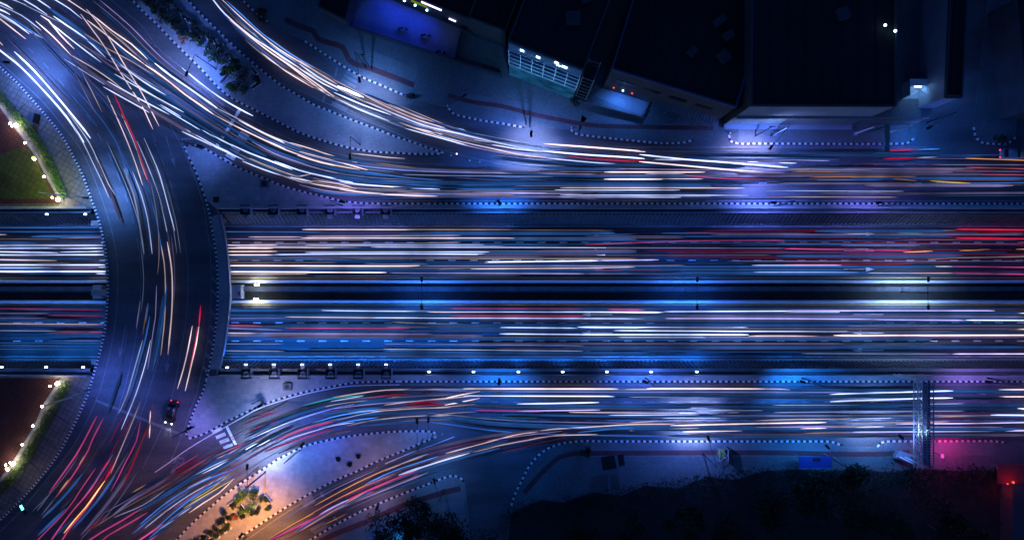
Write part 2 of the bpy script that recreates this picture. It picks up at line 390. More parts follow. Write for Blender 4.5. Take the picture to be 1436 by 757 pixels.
rail_wall('bridge_parapet', 'low pale parapet on the outer bend of the curved bridge beside its walkway', offs(ro, .2), .28, .85, -.9, WALLP)
# painted slanting strip beside the walkway kerb (hatched shoulder)

# ------------------------------------------------------------------ raised islands and pavements
def island(name, outline_px, m, z=.13, curved=True):
    bm = bmesh.new(); pts = []
    for seg in outline_px:
        pts += line(seg) if len(seg) > 2 else [P(*q) for q in seg]
    clean = []
    for p in pts:
        if not clean or (p-clean[-1]).length > .05: clean.append(p)
    if (clean[0]-clean[-1]).length < .05: clean.pop()
    slab(bm, clean, z, 0.0)
    return structure(name, bm, m)
def kerb(px, m2=None, blk=.52, w=.34, h=.17, parent=None, z0=0.0):
    pts = resample(line(px), blk); T = tangents(pts); bm = bmesh.new(); pr = None; n = 0
    for p, t in zip(pts, T):
        s = side(t)*w/2
        q = [bm.verts.new((p.x+s.x, p.y+s.y, z0)), bm.verts.new((p.x+s.x, p.y+s.y, z0+h)), bm.verts.new((p.x-s.x, p.y-s.y, z0+h)), bm.verts.new((p.x-s.x, p.y-s.y, z0))]
        if pr:
            for k in range(3): bm.faces.new((pr[k], pr[k+1], q[k+1], q[k])).material_index = n % 2
            n += 1
        else: bm.faces.new(q)
        pr = q
    bm.faces.new(pr[::-1]); bmesh.ops.recalc_face_normals(bm, faces=bm.faces)
    return structure('kerb', bm, [KWHITE, m2 or KBLACK], parent)
p1 = island('traffic_island', [I1A, I1B], PAVE)
kerb(I1A, parent=p1); kerb(I1B, parent=p1)
p2 = island('paved_island', [I2, [(600, 285.7), (1560, 285.7)], [(1560, 292.6), (304, 292.6)], [(300,290),(289,280),(281.4,258.5),(274,238.5),(264.7,220),(263,214)]], PAVER)
kerb(I2, parent=p2); kerb([(600, 285.7), (1560, 285.7)], parent=p2); kerb(BR[:4]+[(292,293)], parent=p2)
p3 = island('paved_island', [I3, [(560, 534.6), (1560, 534.6)], [(1560, 526.4), (301, 526.4)], [(291,527),(289,535),(283,553.7),(276,567),(267,590),(261.4,608.6),(265.6,614.4)]], PAVER)
kerb(I3, parent=p3); kerb([(560, 534.6), (1560, 534.6)], parent=p3); kerb([(291,526)]+BR[-5:]+[(265.6,614.4)], blk=.40, parent=p3)
kerb(BR[3:-4], blk=.40, parent=deck, z0=.004)
p4 = island('traffic_island', [I4A, I4B], pavers('island_pavers', (.30, .29, .28), 0.9, 0.86, 0.3))
kerb(I4A, parent=p4); kerb(I4B, parent=p4)
kerb(BL, blk=.33, w=.36)
pn = island('pavement', [NC1, [(400,46),(428,58.5)], NC2, [(600,145),(629,152)], NC3, [(770,180.5),(801,181.7)], NC4, [(1000,193),(1022,190)], NC5, [(1289,178),(1300,60),(1340,-120),(300,-120)]], YARD)
for k, r in ((NC1, None), (NC2, KRED), (NC3, KRED), (NC4, KRED), (NC5, KRED)): kerb(k, r, parent=pn)
pn2 = island('pavement', [NC6, [(1426,150),(1560,150)], [(1560,-120),(1395,-120)]], YARD)
kerb(NC6, KRED, parent=pn2)
ps = island('pavement', [SE1, [(655,700),(668,850)], [(668,900),(300,900)]], mat('south_pavement', (.15,.15,.15), .85, .3, .2, 4.0))
kerb(SE1, parent=ps)
ps2 = island('pavement', [SE2, [(1207,626),(1230,626)], SE3, [(1440,622),(1580,622)], [(1580,900),(690,900)]], YARD)
kerb(SE2, parent=ps2); kerb(SE3, KRED, parent=ps2)
# plazas west of the bridge
bl = line(BL)
def west(name, y0, y1, m, outer, z=.13):
    e = [p for p in offs(bl, -.17) if P(0, y0).y >= p.y >= P(0, y1).y]
    bm = bmesh.new(); slab(bm, e+[P(*q) for q in outer], z, 0.0); return structure(name, bm, m)
west('pavement', 60, 291.5, PAVERD, [(131.5,292),(-250,292),(-250,60)])
west('pavement', 525, 760, PAVERD, [(-60,762),(-250,762),(-250,526.5),(130.5,526.5)])
HN = [(-30,100),(-6,138),(8,158),(21,176),(40,201),(55,224),(68,249),(80,270),(86,283)]       # lamp line, upper plaza
HS = [(86,533),(76,548),(63,568),(52,594),(37,620),(20,648),(0,674),(-30,705)]
bm = bmesh.new(); slab(bm, line(HN)+[P(86,286),P(-200,286),P(-200,100)], .15); structure('plaza', bm, BRICK)
bm = bmesh.new(); slab(bm, [P(-60,232),P(0,218),P(30,206),P(44,212),P(60,242),P(76,279),P(-60,279)], .154); structure('green_lit_lawn', bm, GREEN_LIT)  # widened over plaza brick; the greenish-yellow light there is put into the colour
bm = bmesh.new(); slab(bm, [P(-150,287.2),P(84,287.2),P(84,291.2),P(-150,291.2)], .154); structure('green_lit_lawn', bm, GREEN_LIT)
bm = bmesh.new(); slab(bm, line(HS)+[P(-200,705),P(-200,530),P(86,530)], .15); structure('plaza', bm, BRICK)
for hl in (HN, HS):
    bm = bmesh.new(); ribbon(bm, line(hl), .55, .162); structure('footpath', bm, PAVE)
# paving joints across the footway by the bridge (dark drain lines)
bm = bmesh.new()
for i in range(3, len(bl)-1):
    p = bl[i]
    if i % 4 == 0 and (p.y > P(0, 285).y or p.y < P(0, 535).y):
        t = tangents(bl)[i]; s = side(t)
        a = p-s*.6; b = p-s*(6.3 if p.y > 0 else 5.5)
        b = b + t*(.6 if p.y > 0 else -.6)
        ribbon(bm, [a, b], .10, .134)
structure('paving_joint', bm, SOIL)
# paler strips along the kerbs: lamp light on the paving put into its colour
bm = bmesh.new()
for px, w, o in ((NC2, 5.0, 2.7), (NC3, 4.2, 2.3), (NC4, 3.4, 1.9), (NC5[2:-1], 3.0, 1.7), (SE2[-5:-1], 2.6, -1.5), (SE3[2:-1], 2.4, -1.4)):
    ribbon(bm, offs(line(px), o), w, .1335)
structure('lamplit_strip', bm, mat('lamplit_paving', (.125,.13,.13), .85, .35, .25, 4.0))
# red tactile paths
bm = bmesh.new()
for px, w in (([(400,28),(420,37.6),(439,44),(447,56),(462,61),(480.6,67),(489,83.6),(497,90),(512,94),(545,106),(581,120)], 1.0),
              ([(628,134),(660,143),(704,149.4),(745,160),(783,168),(830,176),(880,178),(1000,180)], .8),
              ([(445,760),(470,748),(520,728),(570.5,706),(629,688),(646,684)], 1.0),
              ([(735,690),(760,662),(785,640),(800,636),(830,635),(1060,634),(1170,636),(1230,636),(1275,634)], .9)):
    ribbon(bm, line(px), w, .136)
structure('red_path', bm, REDPATH)
bm = bmesh.new()
slab(bm, [P(508,4),P(537,-3),P(562,7),P(600,23),P(647,42),P(638,87),P(560,61),P(492,40)], .138); structure('courtyard', bm, BLUEYARD)
bm = bmesh.new()
slab(bm, [P(716,720),P(738,708),P(760,700),P(790,704),P(830,690),P(872,694),P(905,680),P(950,684),P(990,668),P(1030,672),P(1070,660),P(1120,657),P(1150,661),P(1200,657),P(1250,662),P(1290,655),P(1340,660),P(1440,656),P(1580,656),P(1580,895),P(700,895)], .136); structure('waste_ground', bm, SOIL)
bm = bmesh.new()
slab(bm, [P(520,745),P(560,728),P(620,705),P(650,700),P(664,850),P(480,850)], .138); structure('garden_ground', bm, BLUEYARD)

# ------------------------------------------------------------------ painted markings
ZR = .009
wh, wo, ye = bmesh.new(), bmesh.new(), bmesh.new()
def solid(b, px, w=.14, z=ZR, kz=0.0): ribbon(b, line(px, kz), w, z)
def dashes(b, px, L=1.5, w=.15, z=ZR):
    q = [P(*a) for a in px]
    for i, p in enumerate(q):
        t = (q[min(i+1, len(q)-1)]-q[max(i-1, 0)]).normalized(); ribbon(b, [p-t*L/2, p+t*L/2], w, z)
solid(wo, [(-40,42),(-10,78),(25,110),(60,143),(85,173),(106.7,200),(121.7,225),(138.5,267),(150,300),(157,325),(163.5,358.5),(165.2,390),(163.5,437),(157,480),(148.5,517),(137.6,553.7),(120,593.5),(98.7,631),(67,669.5),(33.4,711),(0,744.7),(-30,772)])
solid(wo, [(192,334),(196,362),(197.3,390),(196,436),(191,472),(183.6,508.6),(172,553.7),(158.5,595),(141,627)])
solid(wo, [(231,445),(225,473.5),(219.6,510),(207,553.7),(198.7,578.5),(184,612),(170,641)])
solid(wo, [(258,326.7),(262,356.8),(264,387),(262,437),(256,476.8),(245.5,537),(232,585),(223.7,607),(200,657)])
solid(wo, [(238,175),(252,200),(267,233.5),(279,267),(286.5,293.6),(290.6,323.7),(293,336.7),(295.7,370),(295.7,420),(294,446.7),(289.8,485),(282,523.6),(275.6,553.7),(267,573.5),(255.5,608.6),(238.8,647)])
dashes(wo, [(19,51),(43,71),(65,93),(86,116),(106,140),(124,165),(139.6,192),(154,219.6),(166.5,248.5),(177,278),(186,308)])
dashes(wo, [(60,28),(88,52),(112,78),(134,122),(165,158),(183,190),(197,222),(208.7,265),(216,296)])
dashes(wo, [(170,112),(197,157),(216,193.6),(228,226.8),(240,258.5),(250.5,293)])
dashes(wo, [(90,15),(102,24),(115,33),(133,48),(151,64),(170,81),(188,98),(207,115),(227,130),(247.7,143.5),(272.7,159),(301,174.4),(329,190),(357,204.5),(387,218),(417,230),(447,240),(478,248),(508,252.5),(539.6,254),(570.5,255),(602,256.5)])
dashes(wo, [(144,8),(158,19),(170.5,28.5),(183,37.6),(195.6,47.7),(209,58.5),(221.5,67.7),(236,79)])
solid(wo, [(140,-16),(155.5,0),(178,19),(200.7,38.5),(225,72),(255,95),(283.6,121.7),(325,153.5),(367,175),(407,195),(440,207),(462,213),(503.6,222),(562,228.5),(625.7,231)])
solid(wo, [(255,-6),(281,20),(301,42),(329,70),(357,95),(384,112),(420,127),(487,158),(537,178.7),(587,200),(640,216),(680,225),(717,231),(824,231.9),(1000,231.9)])
solid(wo, [(278,217),(315,233),(354.8,251),(395.5,267),(430,276),(470,283),(520,282.4),(600,281.7)]); solid(wo, [(600,281.7),(1560,281.7)])
solid(wo, [(760,206.6),(880,206.6)]); solid(wo, [(880,206.6),(1300,206.6)])
dashes(wh, [(634+31.1*i, 257) for i in range(-1, 30)], 1.4, .17); dashes(wo, [(1013+31.2*i, 231.2) for i in range(0, 14)], 1.4, .17)
solid(wh, [(217,662),(239,647),(257,633.6),(284,616.5),(315,599),(339,585.5),(367,571),(417,555),(467,544.3),(500.7,540.5),(560,539.2)]); solid(wo, [(560,539.2),(1560,539.2)])
solid(wh, [(334,622.8),(377,603.6),(417,587.7),(467,572.7),(500,566),(530,562)], .16)
dashes(wo, [(600+31.2*i, 563.5) for i in range(0, 31)], 1.4, .17); dashes(wo, [(700+31.2*i, 589) for i in range(0, 28)], 1.4, .17)
solid(wh, [(637,612),(606,624),(580,633),(540,650)], .14); solid(wo, [(530,654),(480,676),(440,696),(400,719),(345,757),(320,774)], .16)
# stop lines, crossings, hatchings
def stripe(b, a, c, w, z=ZR+.003): ribbon(b, [P(*a), P(*c)], w, z)
stripe(wo, (134,561), (255.5,609.4), .5); stripe(wh, (337,153), (305,204), .6); stripe(wh, (318,598), (331,624), .5)
for i in range(5): stripe(wh, (328+4.5*0-6*i+8, 187+9.3*i), (342-6*i+6, 194+9.3*i), 1.0)
for i in range(4): stripe(wh, (298+5*i, 606.5+8*i*.86), (311+5.2*i, 600+8.6*i*.9), .62)
for i in range(4): stripe(wo, (486-3.4*i, 101+5.2*i), (504-2.6*i, 110+6.2*i), .55)
stripe(wo, (473,95), (470,107), .4); stripe(wo, (465,145), (486,155), .8); stripe(wo, (470,142), (490,151), .5); stripe(wo, (456,134), (452,144), .4)
stripe(wo, (420,704), (438,695), .9); stripe(wo, (425,709), (441,701), .8); stripe(wo, (449,690), (454,697), .5); stripe(wo, (436,743), (455,732), .6); stripe(wo, (440,747), (458,737), .5); stripe(wo, (468,724), (473,729), .4)
for seg in ([(247,655),(249,648),(256,651),(258,643),(248,641),(244,650)], [(257,206),(255,195),(278,195)], [(246,651),(240,663),(246,659)]):
    for a, c in zip(seg, seg[1:]): stripe(wo, a, c, .25)
# slanting hatch between edge line and walkway kerb on the bridge
hb = line([(297,345),(299.7,375),(300.3,410),(299,440),(295,480),(288,518)], step=2.2)
for i, p in enumerate(hb):
    t = tangents(hb)[i]; s = side(t); ribbon(wo, [p-s*.45-t*.45, p+s*.45+t*.45], .55, ZR)
# arrows
def arrow(b, x, y, dx, dy, z, zr=0.0, s=1.0):
    p = P(x, y, zr); d = Vector((dx, -dy, 0)).normalized(); n = side(d)
    ribbon(b, [p-d*4.2*s, p], .16, z); quadflat(b, [p+d*1.7*s, p+n*.45*s, p-n*.45*s], z)
for a in ((242,222,.3,1),(235,510,-.15,1),(170,489,-.2,1),(176,236,.35,1),(144,244,.4,1),(1222,243.5,1,0),(1222,269,1,0),(838,269,1,0)): arrow(wo, a[0], a[1], a[2], a[3], ZR+.003)
for a in ((1382,551,-1,0),(1380,575,-1,0)): arrow(wo, *a, ZR+.003)
structure('road_marking', wh, PAINT); structure('worn_marking', wo, WORN)
uw, uy = bmesh.new(), bmesh.new(); zu = ZU+.009
for y in (340, 365): 
    for i in range(-6, 55): p = P(328+30.6*i+(3 if y == 340 else 0), y, ZU); ribbon(uw, [p-Vector((.72, 0, 0)), p+Vector((.72, 0, 0))], .20, zu)
for y in (452.5, 478):
    for i in range(-14, 50): p = P(330+30.6*i, y, ZU); ribbon(uw, [p-Vector((.72, 0, 0)), p+Vector((.72, 0, 0))], .22, zu)
for y in (317.5, 500): p = P(0, y, ZU).y; ribbon(uw, [Vector((-300, p, 0)), Vector((300, p, 0))], .10, zu)
for y in (389.6, 427): p = P(0, y, ZU).y; ribbon(uy, [Vector((-300, p, 0)), Vector((300, p, 0))], .14, zu)
for x in (840, 1220):
    for y in (328, 352, 377.5): arrow(uw, x-6, y, 1, 0, zu, ZU)
for x in (822, 1202):
    for y in (441, 466.5, 491): arrow(uw, x+6, y, -1, 0, zu, ZU)
structure('lane_marking', uw, PAINT); structure('yellow_marking', uy, YPAINT)
# ------------------------------------------------------------------ light trails: real thin glowing tubes at lamp height above each road
COL = {'W': ('white', (.46,.56,1.0)), 'K': ('peach', (1.0,.76,.84)), 'B': ('blue', (.06,.27,1.0)), 'R': ('red', (1.0,.02,.10)), 'P': ('pink', (1.0,.10,.42)),
       'V': ('violet', (.48,.42,1.0)), 'O': ('orange', (1.0,.42,.14)), 'Y': ('yellow', (1.0,.72,.10)), 'G': ('teal', (.04,.55,.65))}
TR = {}
TR['west'] = ('the wide bend', 0, """
W 3.6 5:0,71 30,95 60,126 72,139 94,165 118,200
W 2.2 1.6:100,172 118,203 130,228 143,255 152.6,277
W 3.8 5:20,72.7 48.5,100 80,136 100,160 118,182 127,194
W 2.0 1.8:95,158 105,171 125,200 140,232 152,258 161,273
W 2.2 .8:12,75 26,89 40,103
W 3.2 4:0,4 9,8 18,13.5
W 3.2 5:0,14 7,17 14,21
W 3.2 3:0,20 20,32 41,48
W 2 2:0,8 30,22 58,43
W 2 1.2:0,23 28,38 60,54
K 2.6 3:0,27 18,41 36,55
K 3 3:0,60 4,64
W 2 2:18,0 37,7.5
W 2.2 3:33,0 50,10 66,21
W 2.2 3:53,0 62,6 71,12
W 1.6 1:20,0 50,15 85,32
B 2 1.2:10,22 35,38 60,54
W 2 3:77,0 98,13 115,27
K 2.4 4:122,28.5 150,50 177,72 202,90
K 3.2 5:203,91 217,100 240,117 258.5,132 280,147 300,161
K 2 3:95,0 110,10 127,21
K 2.4 4:129,21 157,43.5 184,62 207,83.6
K 1.8 1.5:140,34 165,54 192,78
W 4.0 5:217,89 240,107 263.5,123 285,138 305,152
K 2 3:121,13 147,45 172,87 192,119 204,140 223,177
K 2 3:113,20 144,62 167,99 183,124 199,148.5 214.5,181.6
K 2.6 3.5:50,30 75,52 98.6,77
K 2 2.5:98,77 128,94 155,112 172,125
K 2.6 3.5:57,22 68,29 85,50 104,69
W 2.4 4:75,23 95,37 117,52 148,80.6
W 2.2 4:70,32 105,60 142,88
W 1.6 2:90,83 117,100 147,119
W 2.2 3.5:145,122 170,136 199,152 209,158
W 2.4 3.5:150.5,114 192,137 214,148.5 240,162
W 2.0 3.5:160.5,104 192,122 227,141 257.7,157.7
W 2 2.5:167,100 200,125 227,141
W 2.4 3.5:169,91 200,114 232,133.5
K 2.0 1.2:118,47 150,68 180,84 215,105
V 1.8 .7:110,60 140,78 175,97 210,118
V 2 .6:128,72 160,96 192,112
W 1.6 1:165,88 190,104 222,124
O 1.4 .5:152,114 170,124 188,133
W 2.6 3.5:225,147 253.5,164
B 2 1.0:100,42 130,62 170,90
""")
TR['merge'] = ('the road sweeping round the planted island', 0, """
K 2.2 2.5:300,161 330,177 372,197 400.6,210 440,224 470,232 504,238
K 2.6 4:330,177 372,197 400,209
W 1.8 1.6:300,150 337,168.5 372,187 409,202 440,213.7 475,222 517,229
K 2.6 4:335,169 372,188 405,203
W 2.8 4.5:201.7,137 233.5,155 272,177 307,195 350.5,215 377,225 410,238
W 2.4 4:200,148.5 233.5,167 268.6,186
W 2.2 4:255,184.5 280,196 303.7,207 342,223.7 375,236
W 2.2 4:270,187 307,207 350.5,225.4 385,240
V 2.2 1.2:353,198.7 384,215 420,228 453,238.5 474,242.7
B 1.6 .7:420,232 470,245 512,252 560,258 625,262
W 2.6 5:255,95.4 280,116 307,136 334,152 354.7,162.7
K 2.2 3:407,200 440,210 470,220 503,228.5
K 2.0 3.5:420,212.5 470,226 510,237 515.5,238.5
K 1.8 2:493,215 520,218 545,221 568,222.5
K 1.3 .6:527,228.6 562,233 600,237.5 660,241 732,242.2
B 1.8 .8:503,240 545,246 580,250 623,253
W 2.6 4:385,226 420,239 453,247 495,256
K 2.6 4:417,218 450,228 480,234
K 2.2 2.5:350,222 380,234 420,247.5 441,243 
W 2.4 3.5:340,226 370,238 400,247 438,255
K 2 2:438,253 475,258 500,265
W 2.4 3:475,254 500,258 550,262 617,265.6
K 2.2 3:380,240 420,254 470,263 500,267
K 2.6 3:473,265 503,269 550,273 617,275.5
K 1.4 .8:558,269 600,271.5 660,272.5
""")
TR['bridge'] = ('the curved bridge', 0, """
K 2 2.5:150,134 167,172 179,200 191,232 200,260
R 1.9 1.2:159,130 177,170 190.6,200 198.7,227 208.7,257
K 1.3 2:170,160 188,200 198,230 206,252
K 1.3 .5:103.7,100 120,132 134.6,160
K 1.6 1:113.7,100 128.7,128 143,157.7
W 2 1.8:192,198 204,225 216,256 223.7,278.6 230,303 234,325
W 2 1.8:202,193.6 210,212 223.7,245 237,293.6 245,323.7
W 2.2 1.5:186,241 198.7,275 207,307 210,327 213.4,356
W 3.2 .6:173.5,237 187.5,273.5 196,317 202,356
K 1.4 .45:211,255 218.7,293.6 222,325 223,360 221,385
K 2 1.0:225.4,341.7 230.4,370 232,403.6 231,446 228,475 225.4,498.6
K 2.6 1.6:234.6,339 240.4,375 241.8,412 240.4,445 238.8,463 235.4,497
R 2.6 1.2:281.4,427.8 280.6,445 279,457.6
K 2.4 3:279,457.6 275.6,480 269,508.6 259.7,548
R 2.2 1.0:277.4,457.6 274,480 267.6,508.6 265,518
K 2.2 2.5:269.7,456.8 263.9,488.5 257,518 248.8,545
V 1.6 .7:219.6,400 217.9,445 215.4,460 207,518.6
W 2 2:211,477 203.7,510 190,553.7 178,583 170,602
W 2.6 .9:200,477 188.6,517 177.8,553.7 166,580
B 3 .5:210,443 205,470 196,505 184,550
O 1.6 .3:206,430 203,452 200,470
K 2 1.0:197,563 182,600 168,633 155,664
""")
TR['fork'] = ('the junction below the stop line', 0, """
P 3 .8:136,582.6 116.7,620 107,637 68.6,691
P 2.6 .8:145,586 130,615 123.7,631 100,669.5 77.7,697
Y 2.4 1.6:122,634 116,644 110,653
Y 2.2 1.4:96,672 88,683 80,694.5
W 1.6 .35:70,692 60,706 52,716
W 1.6 .35:77,698 66,712 58,722
K 2.4 4:211,576 210.5,595 209.5,613.6
R 2 .35:214,567 211,590 206,620
P 1.8 .9:197,590 191,618.6 177,646 165.5,669.5 155.5,688
R 2.6 .5:207,598.5 193.6,632 179,666 164,691
R 3 .9:153.8,644 148,654 142,661
P 2.4 .9:142,661 127,686 100,718 80,744.7 70,760
R 3 .9:161,649 154,661 147,673
O 2.4 4:147,673.6 120,711 105,728 89.5,747
P 2.6 .9:141,683 118,717 97,741 85,760
P 1.8 .7:134,656 112,688 93.6,714.6 53.5,756
P 2.4 .8:241,660 260,648 278.6,637
P 2.4 .8:248.5,667 268,655 287.8,644
R 2.2 .5:244,664 262,652 282,641
O 2.4 .9:204,679.5 195,685 185.6,690
P 2.8 .9:199,712 172,729 144,744.7 125,757
P 2.6 .9:207,718 178,735 150.5,751 140,760
R 2.2 .4:148,722 135,732 122,744
P 2.8 1.2:229,734 213,745 197,756
P 2.6 1.0:234,739.7 222,748 210,757
V 4.5 .55:240,668 204,689.5 182,703 158,722
W 2 .9:230,688 200,708 160.5,724.6
K 1.6 .4:240,676 215,690 175,712 130,740
V 1.6 .5:148,718 180,700 205,684
""")
TR['lowbend'] = ('the road bending past the square pavers', 0, """
W 1.8 1.6:275,665 298,653 320,643
W 2.6 2:283.6,664 312,650 342,636
O 2 1.5:303.7,642.7 330,631 341,625
B 2.2 1.2:196,735 235,703 275,679 325,658
B 2 1.2:214,745 250,713 285,688 325,667
W 1.8 1.5:203,740 240,711 275,688 316,667
B 2.2 .8:186,748 226,715 266,688
B 2.2 .9:208,755 240,728 272,705 306,684
Y 1.4 1.6:257.7,712 281,698 303.7,685 328.8,670.5
Y 1.6 1.2:268,702 298,684 322,664
K 2 2.5:265,718.8 285,705 307,691 328,671
K 1.8 1.5:250,723 268.6,710.4
W 2 1.5:225,741 243.5,728.8
W 2.6 1.2:263,684 280,678 296,668
P 2.2 .9:310,635.4 341.8,622 372,612.8
W 6 9:345,630 362,622 378,616
P 3.6 1.1:387,617 417,604.4 443.7,596 467,591
V 2 2.5:363.5,635.4 390,621 417,611 447,602 470,596 497,592
P 2.6 .8:370,633.7 403.6,621 442,608.6 468,601
B 2 2:438.7,592.7 477,582 530.6,574
B 2 1.6:447,600 492,590 530.6,585
W 1.6 .9:473,589 510,580 545,575
K 1.6 .7:485,597 520,589.5 545,586
B 1.4 .8:436,618 462,606
G 1.8 1.4:425,568.5 467,558.5 510.6,554
W 1.8 1.6:463.8,562.6 509,555
K 1.8 1.6:467,557 509,550.5 540,546.8 575,545.8
K 1.5 .9:575,546.5 605,545.8 621,545.4
K 1.8 .9:430,577.5 467,567.5 517,560.7 560,556
P 2.2 .5:350,586 375,579 390,577
P 2.2 .4:335,597 365,585 395,574
R 3 .45:517,558 540,554.5 571.8,552.6
R 3.4 .5:568.5,567 594,563.5 620,562
R 3 .45:575,570 600,567 626,566
P 1.8 .6:343,607 372,596 400,588
V 1.6 .6:300,640 330,627
""")
TR['lower'] = ('the lower surface road', 0, """
K 2 2:539,567.7 570,563.5 623.6,558.5 663.7,555
K 2.2 4:622,558.5 650.4,552.6 673,548.4
K 2.2 4:623.6,567.7 650,562.8 673,558
K 2.4 4:649.5,544.8 867,545
W 2.4 4:649.5,554.8 867,555.4
K 1.8 2:877,545.6 1072,545 1108,546.4
K 2.8 4:907,544.6 1072,545
K 2.2 2:877,556 1072,555.5 1263,556
K 2.8 4:907,555 1072,554.6
W 2.4 4:724.7,566 760,565.6 840,564
P 2 1:666,575 725,576 760,577
V 2 2:725.6,576 807,575 842,574.4
K 1.8 1.6:520,577 578.5,572.7 632,571
K 1.6 1.2:600,572 640,569 668,566.5
K 1.8 1.6:523,588.6 577,583.5 632,582
K 1.6 .9:603.6,582 640,578.6 667,577
G 1.5 .5:640,585 754,585.5
K 1.3 .5:560,591 577,589.4 632,588
K 2 2:625,635.4 675.4,622 720.6,610 760,603.6 773.5,601.6 837,597.8 882,595 945.6,594.4
K 2.6 4:940,596.4 960,596 1060,593.6 1159,592
K 1.8 1.6:663.7,633.7 704,623.7 740,617 773.5,611 838,608.6
B 2.4 .7:810,606 862,601 890,600
K 1.5 1.6:883,603.6 930,601.5 980,600
W 2 3:853.7,571.5 980,571 1033.5,570.5
K 1.8 1.5:797.7,577.7 980,579.4
W 2 2:853.7,582 980,581
W 2.4 4:946,579 977,579
K 1.6 1.5:882,592.4 930,590 980,589.4
K 2.6 4:957,605 1053.6,602.8 1159,600
K 1.8 1.5:1159,599 1200,598 1240,597
K 1.8 1.6:1054.5,590 1100,588 1200,587
P 1.8 .9:1017,583.5 1130,583 1200,582.7
W 1.8 2:993,575 1075,575
W 1.6 1:1020,578.5 1037,578
K 1.4 .9:1128,607 1180,606 1196,605.6
W 1.5 1.5:1084.5,567.7 1200,567.4 1352,565.7
W 1.4 1:1085,578 1200,577 1352,576
W 2.6 4:1163,553 1196,551.4 1289,549 1336.6,547.7
W 2.6 4:1164,563 1196,561.5 1289,558.5 1336.6,557.7
K 2.2 4:1400.6,546 1436,546
K 2.2 4:1400.6,556 1436,556
W 2.6 5:1389,572.8 1436,573
W 2.6 5:1389,581.5 1436,582
V 2 3:1256,594 1359,593.4 1436,592
V 2 3:1196,605.4 1321.5,604.6 1436,603.4
K 2 1.5:1196,582.8 1251,582.8
O 1.6 1:1309,584.6 1350,583 1388,581.8
K 1.6 1.2:1196,593 1331.6,591
K 1.6 1.2:1250,602 1331,601.5
W 2 2.5:1196,587 1250,586
W 2 3:1200,599 1240,598
V 2 1.2:1060,598.8 1120,598 1200,596.5
W 1.6 2:930,586 1010,586
""")
TR['exit'] = ('the exit road leading down to the orange lamp', 0, """
O 1.8 1.4:441.7,708 492,681 540,658.6 594.7,639.4
O 1.8 1.4:420,729.6 470,701 513.6,679.5 553.8,663.6
B 2 2:512,678.6 553.8,659.4 614.7,639.4
P 3.6 1.0:420,739.6 462,714.6 503.6,693 553.8,671 587,657.7
V 3 2:448,721 470,709 493.5,698
O 1.8 1.5:420,744.7 462,718.8 512,689.5
W 4 2.5:558.7,666 597,652.7 629,642.7 660,634.3
P 1.8 .9:478.5,704.5 553.8,679.5 587,664.4
P 4 .9:375,759 380.6,755.6 417,738 440,726
O 1.8 1.5:372,758 417,731 440,719.6
V 2.4 .9:462,718 500,702 560,678 600,662
W 2 1.5:540,660 575,645 600,636
O 1.6 1.0:455,735 470,728 486,720
""")
TR['slip'] = ('the narrow slip road', 0, """
W 2.4 4:298.7,0 315.4,20 350.5,50 384,72 420,96 440,107.5
K 2.4 3:311,0 328.8,16.7 358.8,43.5 392,70 440,98.6
B 1.8 2:318,2 340,22 367,46.8 409,77 440,95.3
K 2.8 3:317,21.7 350.5,51.8 384,77 420,101 450,122 468.5,136
K 2.0 3:322,28.4 367,64.4 400.6,88.6 440,118.7 461.8,135
K 1.8 3:367,74.4 400.6,100 440,123.7
W 1.8 2:342,38.5 384,67 417,88.6
W 1.6 .9:330,28 362,54 395,82 420,100
K 2.2 2.5:420,85 445,101.7 473.5,118.5
W 2.6 4:420,90 445,107.6 475,123.5 507,135
W 2.6 4:420,96.7 453.4,117.6 473.5,127.6
W 2.6 4.5:468.5,130 510,147.7 548.7,161.4
W 2.2 4:467.6,136.8 503.6,153.5 546,170
W 5.5 9:473.5,121 493.5,128.5 510,137
K 2 2.5:513.6,136 553.8,155 587,168.6 624,179.5
K 2 1.6:545,146 587,163.6 630,177.5 654,183.6
W 2.2 3:513.6,142.7 570.5,167 604,178.6 660,191
K 2.2 3:575.5,177.8 598,183.5 620.6,188.7
K 2 2:560,172 612,190 660,202.3
W 2 3:568,180 604,190 660,205.4
V 1.8 1.2:550,162 579,173.6 620,185
B 1.6 .8:585,171 620,181 660,189
V 2.4 .9:600,173 640,186 690,197
""")
